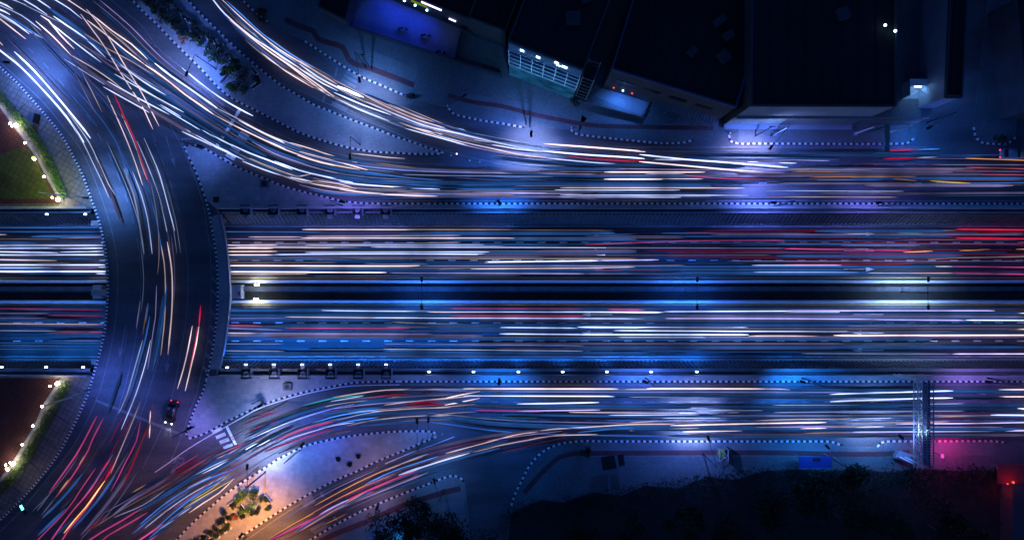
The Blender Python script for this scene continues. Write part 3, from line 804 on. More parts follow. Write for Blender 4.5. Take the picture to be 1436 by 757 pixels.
TR['upper'] = ('the upper surface road', 0, """
W 2 3:640,180 653,183.4
W 1.6 2:653,185 698.5,194 740,201.4
W 2.2 3:640,186.7 681.8,196.7 740,209.3 760,213
K 2.6 3.5:640,196.7 690,208.5 733.6,217.6 767,221
V 2 1.5:640,201 690,211.8 743.6,220
W 3 4:690,203 725,209 760,212.5
W 2 2:664,196 690,200
K 3 4.5:762,201.8 820,206 880,210.6 905,213
W 3 5:760,211.8 820,217 880,220.7 904,222.7
W 2 3:767,221.8 820,227 880,231.5
R 2.4 .6:832,222.7 880,224.8 905,226
P 1.8 .6:790,218 830,223 890,227
K 2.4 4:847,241.4 988.7,241.5
K 2.4 4:847,251.4 989.5,251.3
W 1.6 2:905,244 960,243.4
K 1.8 2.5:785.4,263.3 1044,263.6
W 2 2.5:778,266.4 953.6,266.6
W 1.8 2.5:785.4,273.6 1050,274
W 2 2.5:778.7,276.6 955,276.6
B 2.4 1.6:640,259.4 740,259.4 772,260.6
B 1.8 1.2:640,265.3 722,265.6
V 2.2 1.6:617,268.5 740,270.3 773.7,271.6
K 1.5 .9:640,273 722,273.3
W 2.8 5:896.8,216.8 960,223.5 1027,228.5 1105,235
K 2.8 4.5:896,226.8 953.6,231.8 1027,238.5 1104,244.5
W 2.2 2.5:918.5,223.5 955,224.6
W 2 4:1048,227.3 1064,227.3
P 1.7 1.2:960,246 1027,251 1100,252.4
V 1.7 1.2:990,223.5 1100,224.3 1163,225.8
W 2 4:1092,228.5 1117,229
V 4 .9:1035,241 1070,242.5 1100,243
W 1.5 1.5:1071.6,267.3 1268,268.4
K 1.5 1.2:1071.6,276 1258,276.6
R 3 .8:1240,211 1285.8,209.7
B 2.2 1.6:1285.8,209.9 1318,209
R 3 .8:1240,222.8 1285.8,221.6
W 2.2 1.6:1286,221.4 1318,219.6
K 1.5 .9:1105,237 1284.5,237.4
O 3 .5:1110,240.5 1178,241
O 3.6 .35:1115,245 1178,245
O 1.6 .9:1137,248.5 1284.5,247.6
O 2 1:1228.7,248 1253.5,250.6 1285.8,253.8
Y 2 1.4:1304,253.5 1328,255.5 1361,257
O 1.7 1.5:1354,222 1380,223 1436,225
P 1.6 .7:1355,234.4 1436,237
P 1.7 .5:1323,245 1436,245.6
V 4 .22:1231,271.5 1436,270.5
B 1.6 .7:1290,257.5 1436,256.5
K 1.4 .6:1010,208 1060,208.5
""")
U = -6.0
TR['sunkA'] = ('the upper sunken road', U, """
K 2 2:0,329 9,329
W 2 2.5:0,344.4 144.6,344
W 2.4 3.5:0,348 143.8,348
W 2.4 3:0,353 82,354.4
W 2 2.5:83.6,353.5 145.5,352.4
W 2.4 3:0,357.4 145.5,357.2
K 2 2.5:0,364 80,365.4
W 2.4 4:0,371.4 147,371.4
W 1.8 2:0,375.3 79.4,375.3
W 3 5:0,380.6 148,380.6
W 1.6 2:135.4,374.4 148,374.4
W 1.8 2.5:134.5,383.7 148,383.7
B 2.4 .5:0,319.3 138,319.5
B 3 .35:0,325 140,325.4
V 1.4 .6:97.8,333 143,333
K 1.2 .4:0,335 82,335.4
B 3.4 .6:0,377 84,377.4
K 1.8 3:423.7,321.8 722.6,322.4
K 1 .25:722.6,323 860,323.5
B 2.2 .6:312.5,325 451,325.5
K 1.6 2:348.5,332.3 423.7,332.3
K 2 3:422,333.5 721.6,334
K 1.2 .35:721.6,333.6 959,333.5
K 1.6 1.2:430,331.3 520,330.8 646.4,330
K 1.4 .9:350,341.8 540,341.5 646,339.7
K 2.2 4:316,343.5 388.6,343.5
W 1.6 2:428,343.8 560,343.4 685,342.7
K 2.4 3:316,347.7 383,348.2
K 2 2.5:330,346.6 520,347.5
W 1.6 2.2:520,346.4 820,347.3 845.5,347.5
W 1.2 .4:845.5,347 1016,347.5
K 2 3.5:316.7,352.7 388.6,352.4
W 2 2.5:428,354 686,353.3
K 2.2 3.5:317.5,357.4 383.6,357.4
W 2.2 3:384,357 540,356 820,357.3 845.5,357.5
K 1.2 .35:845,358 1080,357.6
B 2.6 .5:320,359 430,362.5 540,367 600,370
K 2.6 4.5:317.5,372.4 540,373 589,372.5
V 1.5 1:589,373 820,373 960,372
W 1.6 1:510.6,369.4 600,370.5
K 2.6 4.5:318.4,381 540,382 542,382.4
V 1.8 1.4:542,382.4 820,383.8
K 1.5 1.5:318.4,384 431,384
W 2.4 4:659,367.7 760,366.5 840,365.4
V 2.4 2.5:840,365.4 924,364.2
K 1.7 2.2:660,377 820,375.7 924,373.4
K 1.4 .6:540,379 600,378 660,376
V 1.6 .6:820,383.8 1054,383.4
W 1.8 2:1054.4,372 1180,372
K 1.7 2:1180,373 1336,373.6
W 1.8 2:1054.4,381.7 1212,382
K 1.8 1.8:1212,382.6 1336,383
R 3.6 .14:959,326 1209,323.3
R 3 .12:1000,331 1209,333.4
P 1.5 .7:820,343 959,338 1100,337
P 2 1:1100,348.6 1278,351.4
V 1.6 .5:840,347.8 1100,348.2
R 2.6 1.3:1341,321.4 1436,322.4
R 2.6 1.3:1341,333.8 1436,335
R 2 .25:1370,326 1436,327
O 2 2:1267,353.7 1288,353 1308,352
O 2 2:1345.8,351.4 1388,349.8
O 1.8 1.6:1425,349.5 1436,349.4
K 1.5 1:1301,363 1370,361 1436,359.6
W 1.4 1:1189,328 1225,327.5
G 1.6 .8:1258,327 1295,327.5
K 1.2 .4:1258,324 1341,323
P 1.8 1:1336,373.6 1436,374.8
P 1.8 1:1336,383 1436,384.6
R 1.5 .5:1100,370.5 1280,370
V 1.6 .7:1180,344 1290,344
P 2.6 .22:1180,356 1436,357
R 1.6 .4:1200,340 1436,343.5
W 1.4 .6:1190,350 1218,349
""")
TR['sunkB'] = ('the lower sunken road', U, """
P 2.2 .4:0,432.6 145.5,434.6
V 3 .35:0,439.3 68.5,439.3
P 2.4 .4:68.5,441.8 144.6,443
V 1.4 .6:0,446 66,446
K 2 1.4:0,453.8 144.6,454.8
W 1.4 1.2:0,463.5 78.6,463.8
P 2.4 .9:79.4,465.2 143.8,465.5
B 1.2 .7:0,480.7 143,481
B 1.2 .6:0,489.4 140,489.6
B 2 .8:319,435.4 419.5,435
W 1.8 3:450.4,435 520,436 820,437.6
K 1.7 2.5:400,444.3 540,445.5
W 2 3:520,445.3 820,446.4
V 1.5 .8:319,446 400,446
P 3 .8:316.7,456 367,457
V 2 .9:316.7,460.2 397,462.7
P 2.4 .9:400,460.2 540,460.5 575,460
V 1.6 .7:540,458.6 605,458.8
K 2 2.5:316,466.9 360,467.2
V 1.9 1.2:360,467.3 540,468 605.6,468.3
P 2.2 .8:400,470.5 540,471 575,470.4
W 1.2 .8:313.4,482 398.6,482.2
W 1.5 1.2:313.4,491.6 398.6,492.4
P 3.2 .9:626.5,432.8 820,433.4 904,434.5
P 3.2 .7:626.5,442.4 820,443.2
K 2.6 3:599.4,437.2 820,436.6
W 3.2 4:810,437.2 931,438
W 2.4 3:931,436.8 1110,436
V 2.4 2.2:1100,435.6 1395,435.6
W 2.6 3.5:810,446.6 931,447.6
V 2.6 2:933,446.4 1100,446.8 1353,449
K 1.5 .9:549,451.6 624.5,454 724.7,455.4 820,456.4
W 2.4 4:701.7,459 810,460
W 3.2 4.5:810,458.5 994,460 1050,459.5
K 1.8 2:1050,460.4 1100,460.4 1272,460.4
K 2.8 4:1272,460.4 1436,461.3
W 2.4 4:700.7,467.9 820,469
W 2.6 4:810,469 1050,469.2
K 2.2 2.5:1050,471 1110,471 1198,473
K 2.8 4.5:1169,470.2 1436,469.8
W 2 4:861,463.3 1110,464.8 1198,464.9
W 2 3.5:861,472.7 1110,472.7
W 1.2 1:537.8,482 818.7,484.6
W 1.6 1.6:537.8,489.4 817.7,492
B 1.2 1:537.8,492 817.7,495
W 1.8 3.5:1100,438 1199.5,438
K 2.2 4:1354,438.6 1436,439
W 2.2 4.5:1354,448.7 1436,449
W 1.5 2:1124.6,485.5 1436,486.6
W 1.2 1:1124.6,495.5 1336,496
V 2.2 4:1336,496 1436,496
B 1.4 .6:540,500 820,501
""")
EMAT = {}
def taper_tube(bm, pts, r, n=6):
    """tube whose ends thin out over a couple of metres"""
    T = tangents(pts); rings = []; L = [0.0]
    for p, q in zip(pts, pts[1:]): L.append(L[-1]+(q-p).length)
    e = min(1.4, L[-1]*.3)
    for p, t, l in zip(pts, T, L):
        k = max(.12, min(1.0, l/e, (L[-1]-l)/e))**.6
        s = side(t); u = t.cross(s).normalized()
        rings.append([bm.verts.new(p+(s*math.cos(j*math.tau/n)+u*math.sin(j*math.tau/n))*r*k) for j in range(n)])
    for a, b in zip(rings, rings[1:]):
        for j in range(n): bm.faces.new((a[j], a[(j+1) % n], b[(j+1) % n], b[j]))
    bm.faces.new(rings[0][::-1]); bm.faces.new(rings[-1])
def fine(pts):
    """straight runs get extra points near their ends so that they can thin out"""
    if len(pts) > 3: return pts
    a, b = pts[0], pts[-1]; L = (b-a).length; e = min(1.4, L*.3)
    return [a.lerp(b, f) for f in (0, e*.35/L, e/L, .5, 1-e/L, 1-e*.35/L, 1)]

def trail_mat(c, b):
    k = (c, b)
    if k not in EMAT: EMAT[k] = trail_glow('%s_trail_light' % COL[c][0], COL[c][1], b)
    return EMAT[k]
SHORT = {'west': 'wide bend', 'merge': 'road round planted island', 'bridge': 'curved bridge', 'fork': 'junction below stop line', 'lowbend': 'lower bend',
         'lower': 'lower surface road', 'exit': 'exit road', 'slip': 'slip road', 'upper': 'upper surface road', 'sunkA': 'upper sunken road', 'sunkB': 'lower sunken road'}
def zone(x):
    return ('before the bridge' if x < 260 else 'from the fan boxes' if x < 560 else 'from past the fan boxes' if x < 780 else
            'from the mid-road arrows' if x < 930 else 'from opposite the awning' if x < 1090 else 'from opposite the shelter' if x < 1215 else 'from the truss gantry')
items = []; rng = random.Random(3)
for key, (road, zb, txt) in TR.items():
    for ln in txt.strip().splitlines():
        head, body = ln.split(':'); c, w, b = head.split(); pts = [tuple(map(float, q.split(','))) for q in body.split()]
        items.append([key, zb, c, float(w), float(b), pts])
buck = {}
for it in items:
    key, zb, c, w, b, pts = it
    horiz = key in ('lower', 'upper', 'sunkA', 'sunkB')
    z = zone(pts[0][0]) if horiz else ''
    size = 'thick' if w >= 2.6 else 'thin' if w >= 1.7 else 'hair-thin'
    tone = '' if b >= 1.2 else 'dim '
    buck.setdefault((key, z, size, tone, c), []).append(it)
WS, WB = 0.66, {'W': .58, 'K': .38, 'P': .6, 'R': .6, 'B': .7, 'V': .6}
for (key, z, size, tone, c), its in buck.items():
    horiz = bool(z); its.sort(key=lambda i: i[5][0][1] if horiz else i[5][0][0]-i[5][0][1]*.001)
    for n, it in enumerate(its):
        rank = '' if len(its) == 1 else (', %s %s' % (ORD[n+1], 'from top' if horiz else 'from plaza side'))
        it.append('%s%s %s light trail, %s%s%s' % (tone, size, COL[c][0], SHORT[key], (', '+z) if z else '', rank))
def extent(pts): return sum(math.hypot(a[0]-b[0], a[1]-b[1]) for a, b in zip(pts, pts[1:]))
items.sort(key=lambda i: -extent(i[5])*i[3]*(i[4]**.3))
rest = bmesh.new(); rest_m = []
for no, (key, zb, c, w, b, pts, label) in enumerate(items):
    if True:
        zt = zb+.55+.35*rng.random()
        q = [P(x, y, zt) for x, y in pts]
        # trails that leave the frame keep going
        if pts[-1][0] >= 1436: q.append(q[-1]+(q[-1]-q[-2]).normalized()*12)
        if pts[0][0] <= 0 or pts[0][1] <= 0: q.insert(0, q[0]+(q[0]-q[1]).normalized()*10)
        if pts[-1][1] >= 755: q.append(q[-1]+(q[-1]-q[-2]).normalized()*8)
        if no < 292:
            bm = bmesh.new(); taper_tube(bm, fine(catmull(q, 1.5)), w*.13/2*WS, 6)
            o = obj('light_trail', bm, trail_mat(c, round(b*WB.get(c, .5), 2)), smooth=True)
            tag(o, label, 'light trail', 'light trails on the ' + SHORT[key])
        else:
            m = trail_mat(c, round(b*WB.get(c, .5), 2))
            if m not in rest_m: rest_m.append(m)
            n0 = len(rest.faces); taper_tube(rest, fine(catmull(q, 1.5)), w*.13/2*WS, 6); rest.faces.ensure_lookup_table()
            for f in rest.faces[n0:]: f.material_index = rest_m.index(m)
# added hair-thin companions between guide lines, plus wide bands giving roads a blue wash
G = [(40, 0, 'WWVBBB', (.15,.8), [(0,62),(40,100),(85,150),(118,195),(140,240),(160,290),(172,330),(178,370)], [(60,20),(100,65),(150,115),(195,165),(222,215),(242,260),(255,310),(262,360)]),
     (110, 0, 'WWVVBBK', (.2,1.1), [(140,0),(185,38),(225,80),(283,125),(340,166),(407,200),(470,218),(560,230),(640,235),(800,238),(1000,240)], [(-10,22),(60,66),(120,112),(200,158),(258,192),(315,230),(395,264),(470,280),(640,279),(800,279),(1000,279)]),
     (60, 0, 'WKKBV', (.2,1.0), [(318,-6),(365,36),(405,68),(457,98),(507,124),(574,152),(640,178),(720,195)], [(290,0),(325,42),(365,80),(405,106),(457,132),(507,158),(574,182),(640,206),(720,220)]),
     (80, 0, 'VVWBBB', (.15,.9), [(640,184),(720,198),(800,208),(1000,212),(1440,214)], [(640,278),(800,279),(1000,279),(1200,279),(1440,279)]),
     (26, 0, 'OOPRKV', (.12,.6), [(1090,225),(1200,227),(1440,229)], [(1090,262),(1200,262),(1440,262)]),
     (50, U, 'WKVBB', (.2,1.0), [(-10,322),(150,322)], [(-10,387),(150,387)]),
     (95, U, 'KVBBBW', (.15,.9), [(316,322),(560,322),(900,322)], [(316,387),(560,387),(900,387)]),
     (80, U, 'RPVVBB', (.10,.5), [(820,322),(1100,322),(1440,322)], [(820,387),(1100,387),(1440,387)]),
     (40, U, 'BVBBB', (.15,.6), [(-10,431),(150,431)], [(-10,497),(150,497)]),
     (110, U, 'BVWBBB', (.15,.8), [(316,431),(700,431),(1440,431)], [(316,476),(700,476),(1440,476)]),
     (26, U, 'BBV', (.12,.5), [(316,480),(700,480),(1440,480)], [(316,499),(700,499),(1440,499)]),
     (80, 0, 'WVVBBBB', (.15,.9), [(600,542),(800,542),(1440,542)], [(600,592),(800,610),(1440,612)]),
     (66, 0, 'PVVBBBB', (.15,.9), [(190,690),(250,655),(300,622),(367,588),(440,562),(530,550),(640,545)], [(190,770),(262,728),(330,680),(400,636),(470,612),(550,602),(650,592)]),
     (45, 0, 'OOPVVP', (.15,.8), [(380,738),(440,698),(500,668),(580,636),(680,612),(800,600)], [(400,765),(450,735),(510,704),(600,668),(690,640),(800,612)]),
     (44, 0, 'PPRVVW', (.12,.6), [(140,570),(110,635),(70,690),(10,745)], [(232,600),(205,650),(170,705),(120,765)]),
     (16, 0, 'WVVB', (.10,.4), [(172,330),(180,390),(174,450),(160,520),(140,580)], [(250,330),(256,390),(250,450),(236,520),(212,590)])]
rng = random.Random(11)
for n, zb, cols, (b0, b1), ga, gb in G:
    A, B = resample(line(ga, 0, .8), 1.0), resample(line(gb, 0, .8), 1.0)
    for _ in range(int(n*.5)):
        f = rng.random(); df = rng.uniform(-.012, .012); hz = max(y for x, y in ga)-min(y for x, y in ga) < 12; L = rng.uniform(.25, .8) if hz else rng.uniform(.10, .5); s = rng.uniform(-.1, 1-L*.6); e = min(1.02, s+L); s = max(-.0, s)
        if e-s < .03: continue
        c = rng.choice(cols); b = round(rng.choice([b0, (b0*2+b1)/3, (b0*2+b1)/3, (b0+b1)/2, b1])*.62, 2); w = rng.uniform(.7, 1.5)
        if zb and c in 'WK': b = round(b*.6, 2)
        if rng.random() < .34: w = rng.uniform(2.5, 5.0); c = rng.choice('BBBBBV' if zb or c not in 'PRO' else 'PVB'); b = rng.choice([.12, .17, .22, .28])  # wide dim bands added; their glow stands in for blue light on asphalt
        zt = zb+.45+.5*rng.random(); q = []
        m_ = max(3, int((e-s)*len(A)/2.0))
        for i in range(m_+1):
            u = s+(e-s)*i/m_; a_ = A[min(len(A)-1, int(max(0, u)*(len(A)-1)))]; b_ = B[min(len(B)-1, int(max(0, u)*(len(B)-1)))]
            p = a_.lerp(b_, f+df*(i/m_)); k = (H-zt)/H; p = Vector((p.x*k, p.y*k, zt))
            if not q or (p-q[-1]).length > .4: q.append(p)
        if len(q) < 3: continue
        for _s in range(2): q = [q[0]]+[(q[i-1]+q[i]*2+q[i+1])/4 for i in range(1, len(q)-1)]+[q[-1]]
        m = trail_mat(c, b)
        if m not in rest_m: rest_m.append(m)
        n0 = len(rest.faces); taper_tube(rest, q, w*.13/2*.8, 4); rest.faces.ensure_lookup_table()
        for fc in rest.faces[n0:]: fc.material_index = rest_m.index(m)
tag(obj('short_and_added_trails', rest, rest_m, smooth=True), 'shortest and faintest coloured light trails, with added random streaks and wide bands of blue glow', 'light trails', kind='stuff')
# ------------------------------------------------------------------ plants
def leaves(bm, c, r, n, size, seed=0, squash=.8, lumps=6):
    g = random.Random(seed); c = Vector(c)
    L = [(Vector((g.gauss(0, .45), g.gauss(0, .45), g.gauss(0, .3))), .35+.4*g.random()) for _ in range(lumps)]
    for _ in range(n):
        o, k = g.choice(L)
        d = Vector((g.gauss(0, 1), g.gauss(0, 1), g.gauss(0, 1))).normalized()*(g.random()**.45)*k
        p = o+d; p = Vector((p.x*r, p.y*r, p.z*r*squash))+c
        u = Vector((g.gauss(0, 1), g.gauss(0, 1), g.gauss(0, .6))).normalized(); v = u.orthogonal().normalized(); s = size*(.6+.8*g.random())
        bm.faces.new([bm.verts.new(p+u*s), bm.verts.new(p+v*s*.6), bm.verts.new(p-u*s), bm.verts.new(p-v*s*.6)])
def tree(label, x, y, r, h, m, seed, group, n=1500, size=.28, name='tree', cat='tree'):
    base = P(x, y, .13); k = (H-h)/(H-.13)
    t = thing(name, label, cat, base, group=group)
    bm = bmesh.new(); top = base+Vector((0, 0, h*.62)); bar(bm, base, top, .05*h*.5+.05, .06, 7); g = random.Random(seed)
    for i in range(5):
        a = i*1.3+g.random(); bar(bm, base+Vector((0, 0, h*(.35+.05*i))), base+Vector((math.cos(a)*r*.6, math.sin(a)*r*.6, h*(.62+.05*i))), .06, .025, 5)
    obj('trunk', bm, BARK, t)
    bm = bmesh.new(); leaves(bm, base+Vector((0, 0, h*.72)), r, n, size, seed, .7, 8); obj('crown', bm, m, t)
    return t
def shrub(name, label, x, y, r, m, seed, group=None, n=170, pot=True, cat='shrub', h=None):
    base = P(x, y, .13); t = thing(name, label, cat, base, group=group)
    bm = bmesh.new(); leaves(bm, base+Vector((0, 0, (h or r)*.9+.3)), r, n, .17, seed, (h or r)/r*.9, 5); obj('foliage', bm, m, t)
    bm = bmesh.new(); bar(bm, base, base+Vector((0, 0, .7)), .05, .03, 5); obj('stem', bm, BARK, t)
    if pot:
        bm = bmesh.new(); box(bm, base+Vector((.42, -.52, .22)), (.34, .34, .44), .6); obj('marker_post', bm, WHITEP, t)
    return t
near = [(204,1),(209,5),(213,9),(218,13),(223,17),(228,21),(233,26),(238,30),(243,34),(248,39),(254,44),(260,48),(267,50),(276,56),(285.5,66),(293.5,74.5),(302.5,82.5),(311,91),(319,100)]
for i, (x, y) in enumerate(near):
    shrub('shrub', 'small dark clipped shrub in the row by the wide road, %s from the top' % ORD[i+1], x, y, .95 if i > 11 else 1.05, LEAFM if i > 13 else LEAFD, 100+i, 'two rows of clipped shrubs on the planted island')
far = [(230,-2),(236,3),(243,8),(250,15),(256,22),(264,28),(272,36),(281,45),(290,52),(298,57),(305,64),(312,72),(320,79),(330,86)]
for i, (x, y) in enumerate(far):
    shrub('shrub', 'small dark clipped shrub in the row by the slip road, %s from the top' % ORD[i+1], x, y, .78, LEAFD, 140+i, 'two rows of clipped shrubs on the planted island', 120)
shrub('shrub', 'round orange-brown shrub alone near the kerb of the wide road', 258, 56.5, .85, LEAFO, 170, n=200, pot=False)
for i, (x, y, r, m, lab) in enumerate(((328,101,1.35,LEAFG,'bright green bushy shrub at the end of the clipped rows'), (325,122,1.15,LEAFG,'bright green shrub lowest of the island cluster beside the wide road'),
        (337,127,1.1,LEAFM,'middle green shrub at the foot of the island cluster'), (343,113,1.5,LEAFD,'large dark shrub in the middle of the island cluster'), (319,103,.8,LEAFD,'small dark shrub tucked beside the bright green one'),
        (334,94,1.0,LEAFD,'dark shrub on the slip road side of the island cluster'), (363,112,.8,LEAFD,'low dark shrub between the two white benches'), (344,126,.8,LEAFM,'small green shrub under the lower white bench'))):
    shrub('shrub', lab, x, y, r, m, 180+i, 'shrub cluster on the planted island', 260, False)
for i, (x, y, r, m, lab) in enumerate(((337.5,698,1.05,LEAFG,'bright green round shrub at the upper left of the paved island cluster'), (347,689.5,1.0,LEAFG,'bright green round shrub topmost in the paved island cluster'),
        (356.5,690,.95,LEAFM,'middle green round shrub beside the topmost one'), (355,707,1.3,LEAFG,'largest round green shrub in the paved island cluster'), (331,705.5,.85,LEAFM,'dark green shrub at the edge of the paved cluster'),
        (344,714,.85,LEAFG,'green shrub just below the white bench of the paved island'), (372,698,.7,LEAFM,'small green shrub by the outer white bench'), (378,711,.6,LEAFM,'lone small dark green shrub nearest the exit road'),
        (319.5,718,.85,LEAFD,'dark shrub at the head of the shrub row lit by the orange lamp'), (332,722,.8,LEAFO,'reddish flowering shrub under the paved island cluster'), (326,726,.8,LEAFD,'dark shrub beside the reddish flowering one'),
        (361,713,.75,LEAFD,'dark shrub below the largest round green one'), (342,722,.6,LEAFD,'small dark shrub nearest the orange lit paving'))):
    shrub('shrub', lab, x, y, r, m, 200+i, 'shrub cluster on the paved island', 260, False)
for i, (x, y) in enumerate(((311.5,724.5),(304,733),(295.5,740),(287,746.5),(278.5,752.5),(270,759))):
    shrub('shrub', 'clipped grey-green shrub in the upper row under the orange lamp, %s from the cluster' % ORD[i+1], x+2, y+3, .75, LEAFD, 230+i, 'rows of shrubs lit by the orange lamp', 150)
for i, (x, y) in enumerate(((322,735),(314,741),(305,748),(297,755))):
    shrub('shrub', 'dark spreading shrub in the lower row under the orange lamp, %s from the cluster' % ORD[i+1], x, y, .7, LEAFM, 240+i, 'rows of shrubs lit by the orange lamp', 150)
for i, (x, y) in enumerate(((475,643),(503,639),(491,650))):
    lab = ('round dark manhole-like planter nearest the lamp pole on the paved island', 'round dark planter topmost of the three on the paved island', 'round dark planter lowest of the three on the paved island')[i]
    t = thing('round_planter', lab, 'planter', P(x, y, .13), group='three round planters on the paved island')
    bm = bmesh.new(); bar(bm, P(x, y, .13), P(x, y, .13)+Vector((0, 0, .3)), .42, .46, 18); obj('tub', bm, KBLACK, t)
    bm = bmesh.new(); leaves(bm, P(x, y, .13)+Vector((0, 0, .45)), .42, 70, .13, 250+i, .5); obj('foliage', bm, LEAFD, t)
def hedge(label, px, w, h, m, seed, dens=70):
    bm = bmesh.new(); g = random.Random(seed); pts = line(px, .13, .5); T = tangents(pts)
    for p, t in zip(pts, T):
        s = side(t); k = .35+.65*(.5+.5*math.sin(p.x*.9+p.y*.6))
        for _ in range(int(dens*(.6+.6*k))):
            q = p+s*(g.random()-.5)*w+t*(g.random()-.5)*.8+Vector((0, 0, g.random()*h*(.6+.5*k)))
            u = Vector((g.gauss(0, 1), g.gauss(0, 1), g.gauss(0, .5))).normalized(); v = u.orthogonal().normalized(); z = .15*(.6+.8*g.random())
            bm.faces.new([bm.verts.new(q+u*z), bm.verts.new(q+v*z*.6), bm.verts.new(q-u*z), bm.verts.new(q-v*z*.6)])
    return tag(obj('hedge', bm, m), label, 'hedge')
def shift(px, d): return [(x+d, y-d*.35) for x, y in px]
hedge('low green hedge beside the garden lamps of the upper plaza', [(-30,80),(-2,128),(12,146),(28,166),(44,184)]+[(58,205),(70,228),(80,250),(91,276)], 1.6, .8, LEAFG, 5)
hedge('low green hedge beside the garden lamps of the lower plaza', [(96,538),(86,556),(76,574),(63,598),(48,624),(33,650),(12,676),(-16,700)], 1.8, .8, LEAFG, 6)
bm = bmesh.new(); g = random.Random(77); edge = line([(700,720),(738,706),(790,702),(830,690),(905,680),(990,668),(1070,660),(1150,660),(1250,660),(1340,658),(1580,656)], .136, .5)
for p in edge:
    for _ in range(26):
        q = p+Vector((g.gauss(0, .6), -abs(g.gauss(0, 3.2))+1.6*g.random()*g.random(), .1+.5*g.random())); u = Vector((g.gauss(0, 1), g.gauss(0, 1), g.gauss(0, .5))).normalized(); v = u.orthogonal().normalized(); z = .2*(.5+g.random())
        bm.faces.new([bm.verts.new(q+u*z), bm.verts.new(q+v*z*.6), bm.verts.new(q-u*z), bm.verts.new(q-v*z*.6)])
tag(obj('undergrowth', bm, LEAFD), 'dark scrub creeping over the paving at the edge of the unlit ground', 'undergrowth', kind='stuff')
# trees along the lower edge
TG = 'dark trees on the unlit ground along the bottom'
for i, (x, y, r, h, lab) in enumerate(((556,742,4.2,8,'dark leafy tree closest to the exit road kerb'), (588,728,3.8,8,'dark leafy tree between the exit road kerb and the side road'), (618,735,4.6,9,'broad dark tree under the hooked corner kerb'),
        (648,752,3.8,7,'dark tree at the edge of the dark side road'), (806,752,3.5,6,'dim tree nearest the side road on the waste ground'), (880,748,4.0,7,'dark spreading tree below the dark kiosk roof'),
        (1010,742,4.4,8,'dark tree below the small lit stall'), (1070,712,3.4,6,'dark tree below the blue shelter, closer to the lit stall'), (1125,690,3.2,5,'dark tree directly under the blue shelter roof'), (1170,720,4.5,8,'big dark tree between the blue shelter and the truss gantry'),
        (1186,664,2.6,4,'small bluish tree beside the blue shelter end'), (1230,740,4.2,8,'dark tree below the foot of the truss gantry'), (1300,735,4.0,7,'dark tree between the gantry foot and the red lit hut'), (960,720,3.0,5,'low dark tree on bare ground left of the lit stall'),
        (1345,745,3.6,6,'dark tree beside the red lit hut wall'))):
    tree(lab.replace(' left of', ' beyond'), x, y, r, h, LEAFD, 300+i, TG, 1300, .30)
for i, (x, y, lab) in enumerate(((368,20,'dark bush beside the slip road kerb opening at the top'), (372,27,'smaller dark bush just below the top slip road bush'), (820,632,'low dull green bush at the start of the lower pavement kerb'), (805,141,'dark leafy bush at the corner of the lit glass building'), (818,137,'small dark bush beside the metal frame tower'),
        (1400,196,'dark round bush inside the small corner kerb'))):
    shrub('shrub', lab, x, y, 1.1, LEAFD, 340+i, 'bushes along the pavements', 220, False)

# ------------------------------------------------------------------ lamps
def street_lamp(label, base, head, hh=9.0, power=3000, col=(.45, .55, 1.0), zb=.13, cone=150, lit=None, aim=None, mref=DMETAL, name='street_lamp', hot=0, hc=(.45,.55,1.0)):
    b = P(*base, zb); hd = P(*head, zb+hh); hd.z = zb+hh
    t = thing(name, label, 'street lamp', b, group='street lamps with dark poles')
    bm = bmesh.new(); bar(bm, b, b+Vector((0, 0, .5)), .16, .14, 8); bar(bm, b+Vector((0, 0, .5)), b+Vector((0, 0, hh-.2)), .10, .065, 8); obj('pole', bm, mref, t)
    d = hd-(b+Vector((0, 0, hh))); d.z = 0
    a0 = b+Vector((0, 0, hh-.25)); u = d.normalized() if d.length > .2 else Vector((0, 1, 0))
    bm = bmesh.new(); bar(bm, a0, hd+Vector((0, 0, .08))-u*.3, .05, .04, 6); obj('arm', bm, mref, t)
    bm = bmesh.new(); box(bm, hd+Vector((0, 0, .1)), (1.0, .42, .16), math.atan2(u.y, u.x)); box(bm, hd+Vector((0, 0, .2)), (.6, .28, .10), math.atan2(u.y, u.x)); obj('lamp_head', bm, mref, t)
    bm = bmesh.new(); box(bm, hd+Vector((0, 0, .0)), (.8, .32, .05), math.atan2(u.y, u.x)); obj('lamp_lens', bm, lit or LAMPW, t)
    if power:
        g = aim or (hd.x+u.x*.4, hd.y+u.y*.4, 0)
        spot('lamp_light', hd-Vector((0, 0, .10)), g, power, col, cone, .95, .3, t)
    if hot: spot('lamp_beam', hd-Vector((0, 0, .12)), aim or (hd.x+u.x*1.5, hd.y+u.y*1.5, 0), hot, hc, 82, 1.0, .3, t)
    return t
LV = (.10, .22, 1.0); LB = (.02, .20, 1.0); LC = (.08, .28, 1.0)
street_lamp('dark street lamp on the planted island leaning over the wide road by the trees', (303,97), (262,104), 9, 9000, LV, hot=3500, aim=(P(235,100).x, P(235,100).y, 0))
street_lamp('dark street lamp over the slip road crossing beside a bright headlight glare', (513,94), (504,112), 9, 4500, LC, hot=3500)
street_lamp('dark street lamp at the kerb end above the upper surface road, glass building behind', (743,178), (745,188), 9, 6000, LV, hot=7000)
street_lamp('dark street lamp over the upper surface road beside the long pale fascia', (1081,190), (1081,207), 9, 6500, LV, hot=8000, hc=(.5,.48,1.0))
street_lamp('dark street lamp on the point of the planted island', (505,203), (491,220), 8, 1800, (.22,.32,.75))
street_lamp('dark street lamp over the lower surface road beside the small lit stall', (986,636), (993,614), 9, 6500, LV, hot=8000)
street_lamp('dark street lamp at the crossing on the lower bend over white glare', (372,661), (347,654), 9, 5500, LC, hot=7000, hc=(.6,.68,1.0))
street_lamp('dark street lamp at the hooked corner kerb by the dark trees', (622,686), (609,674), 7, 900, LC)
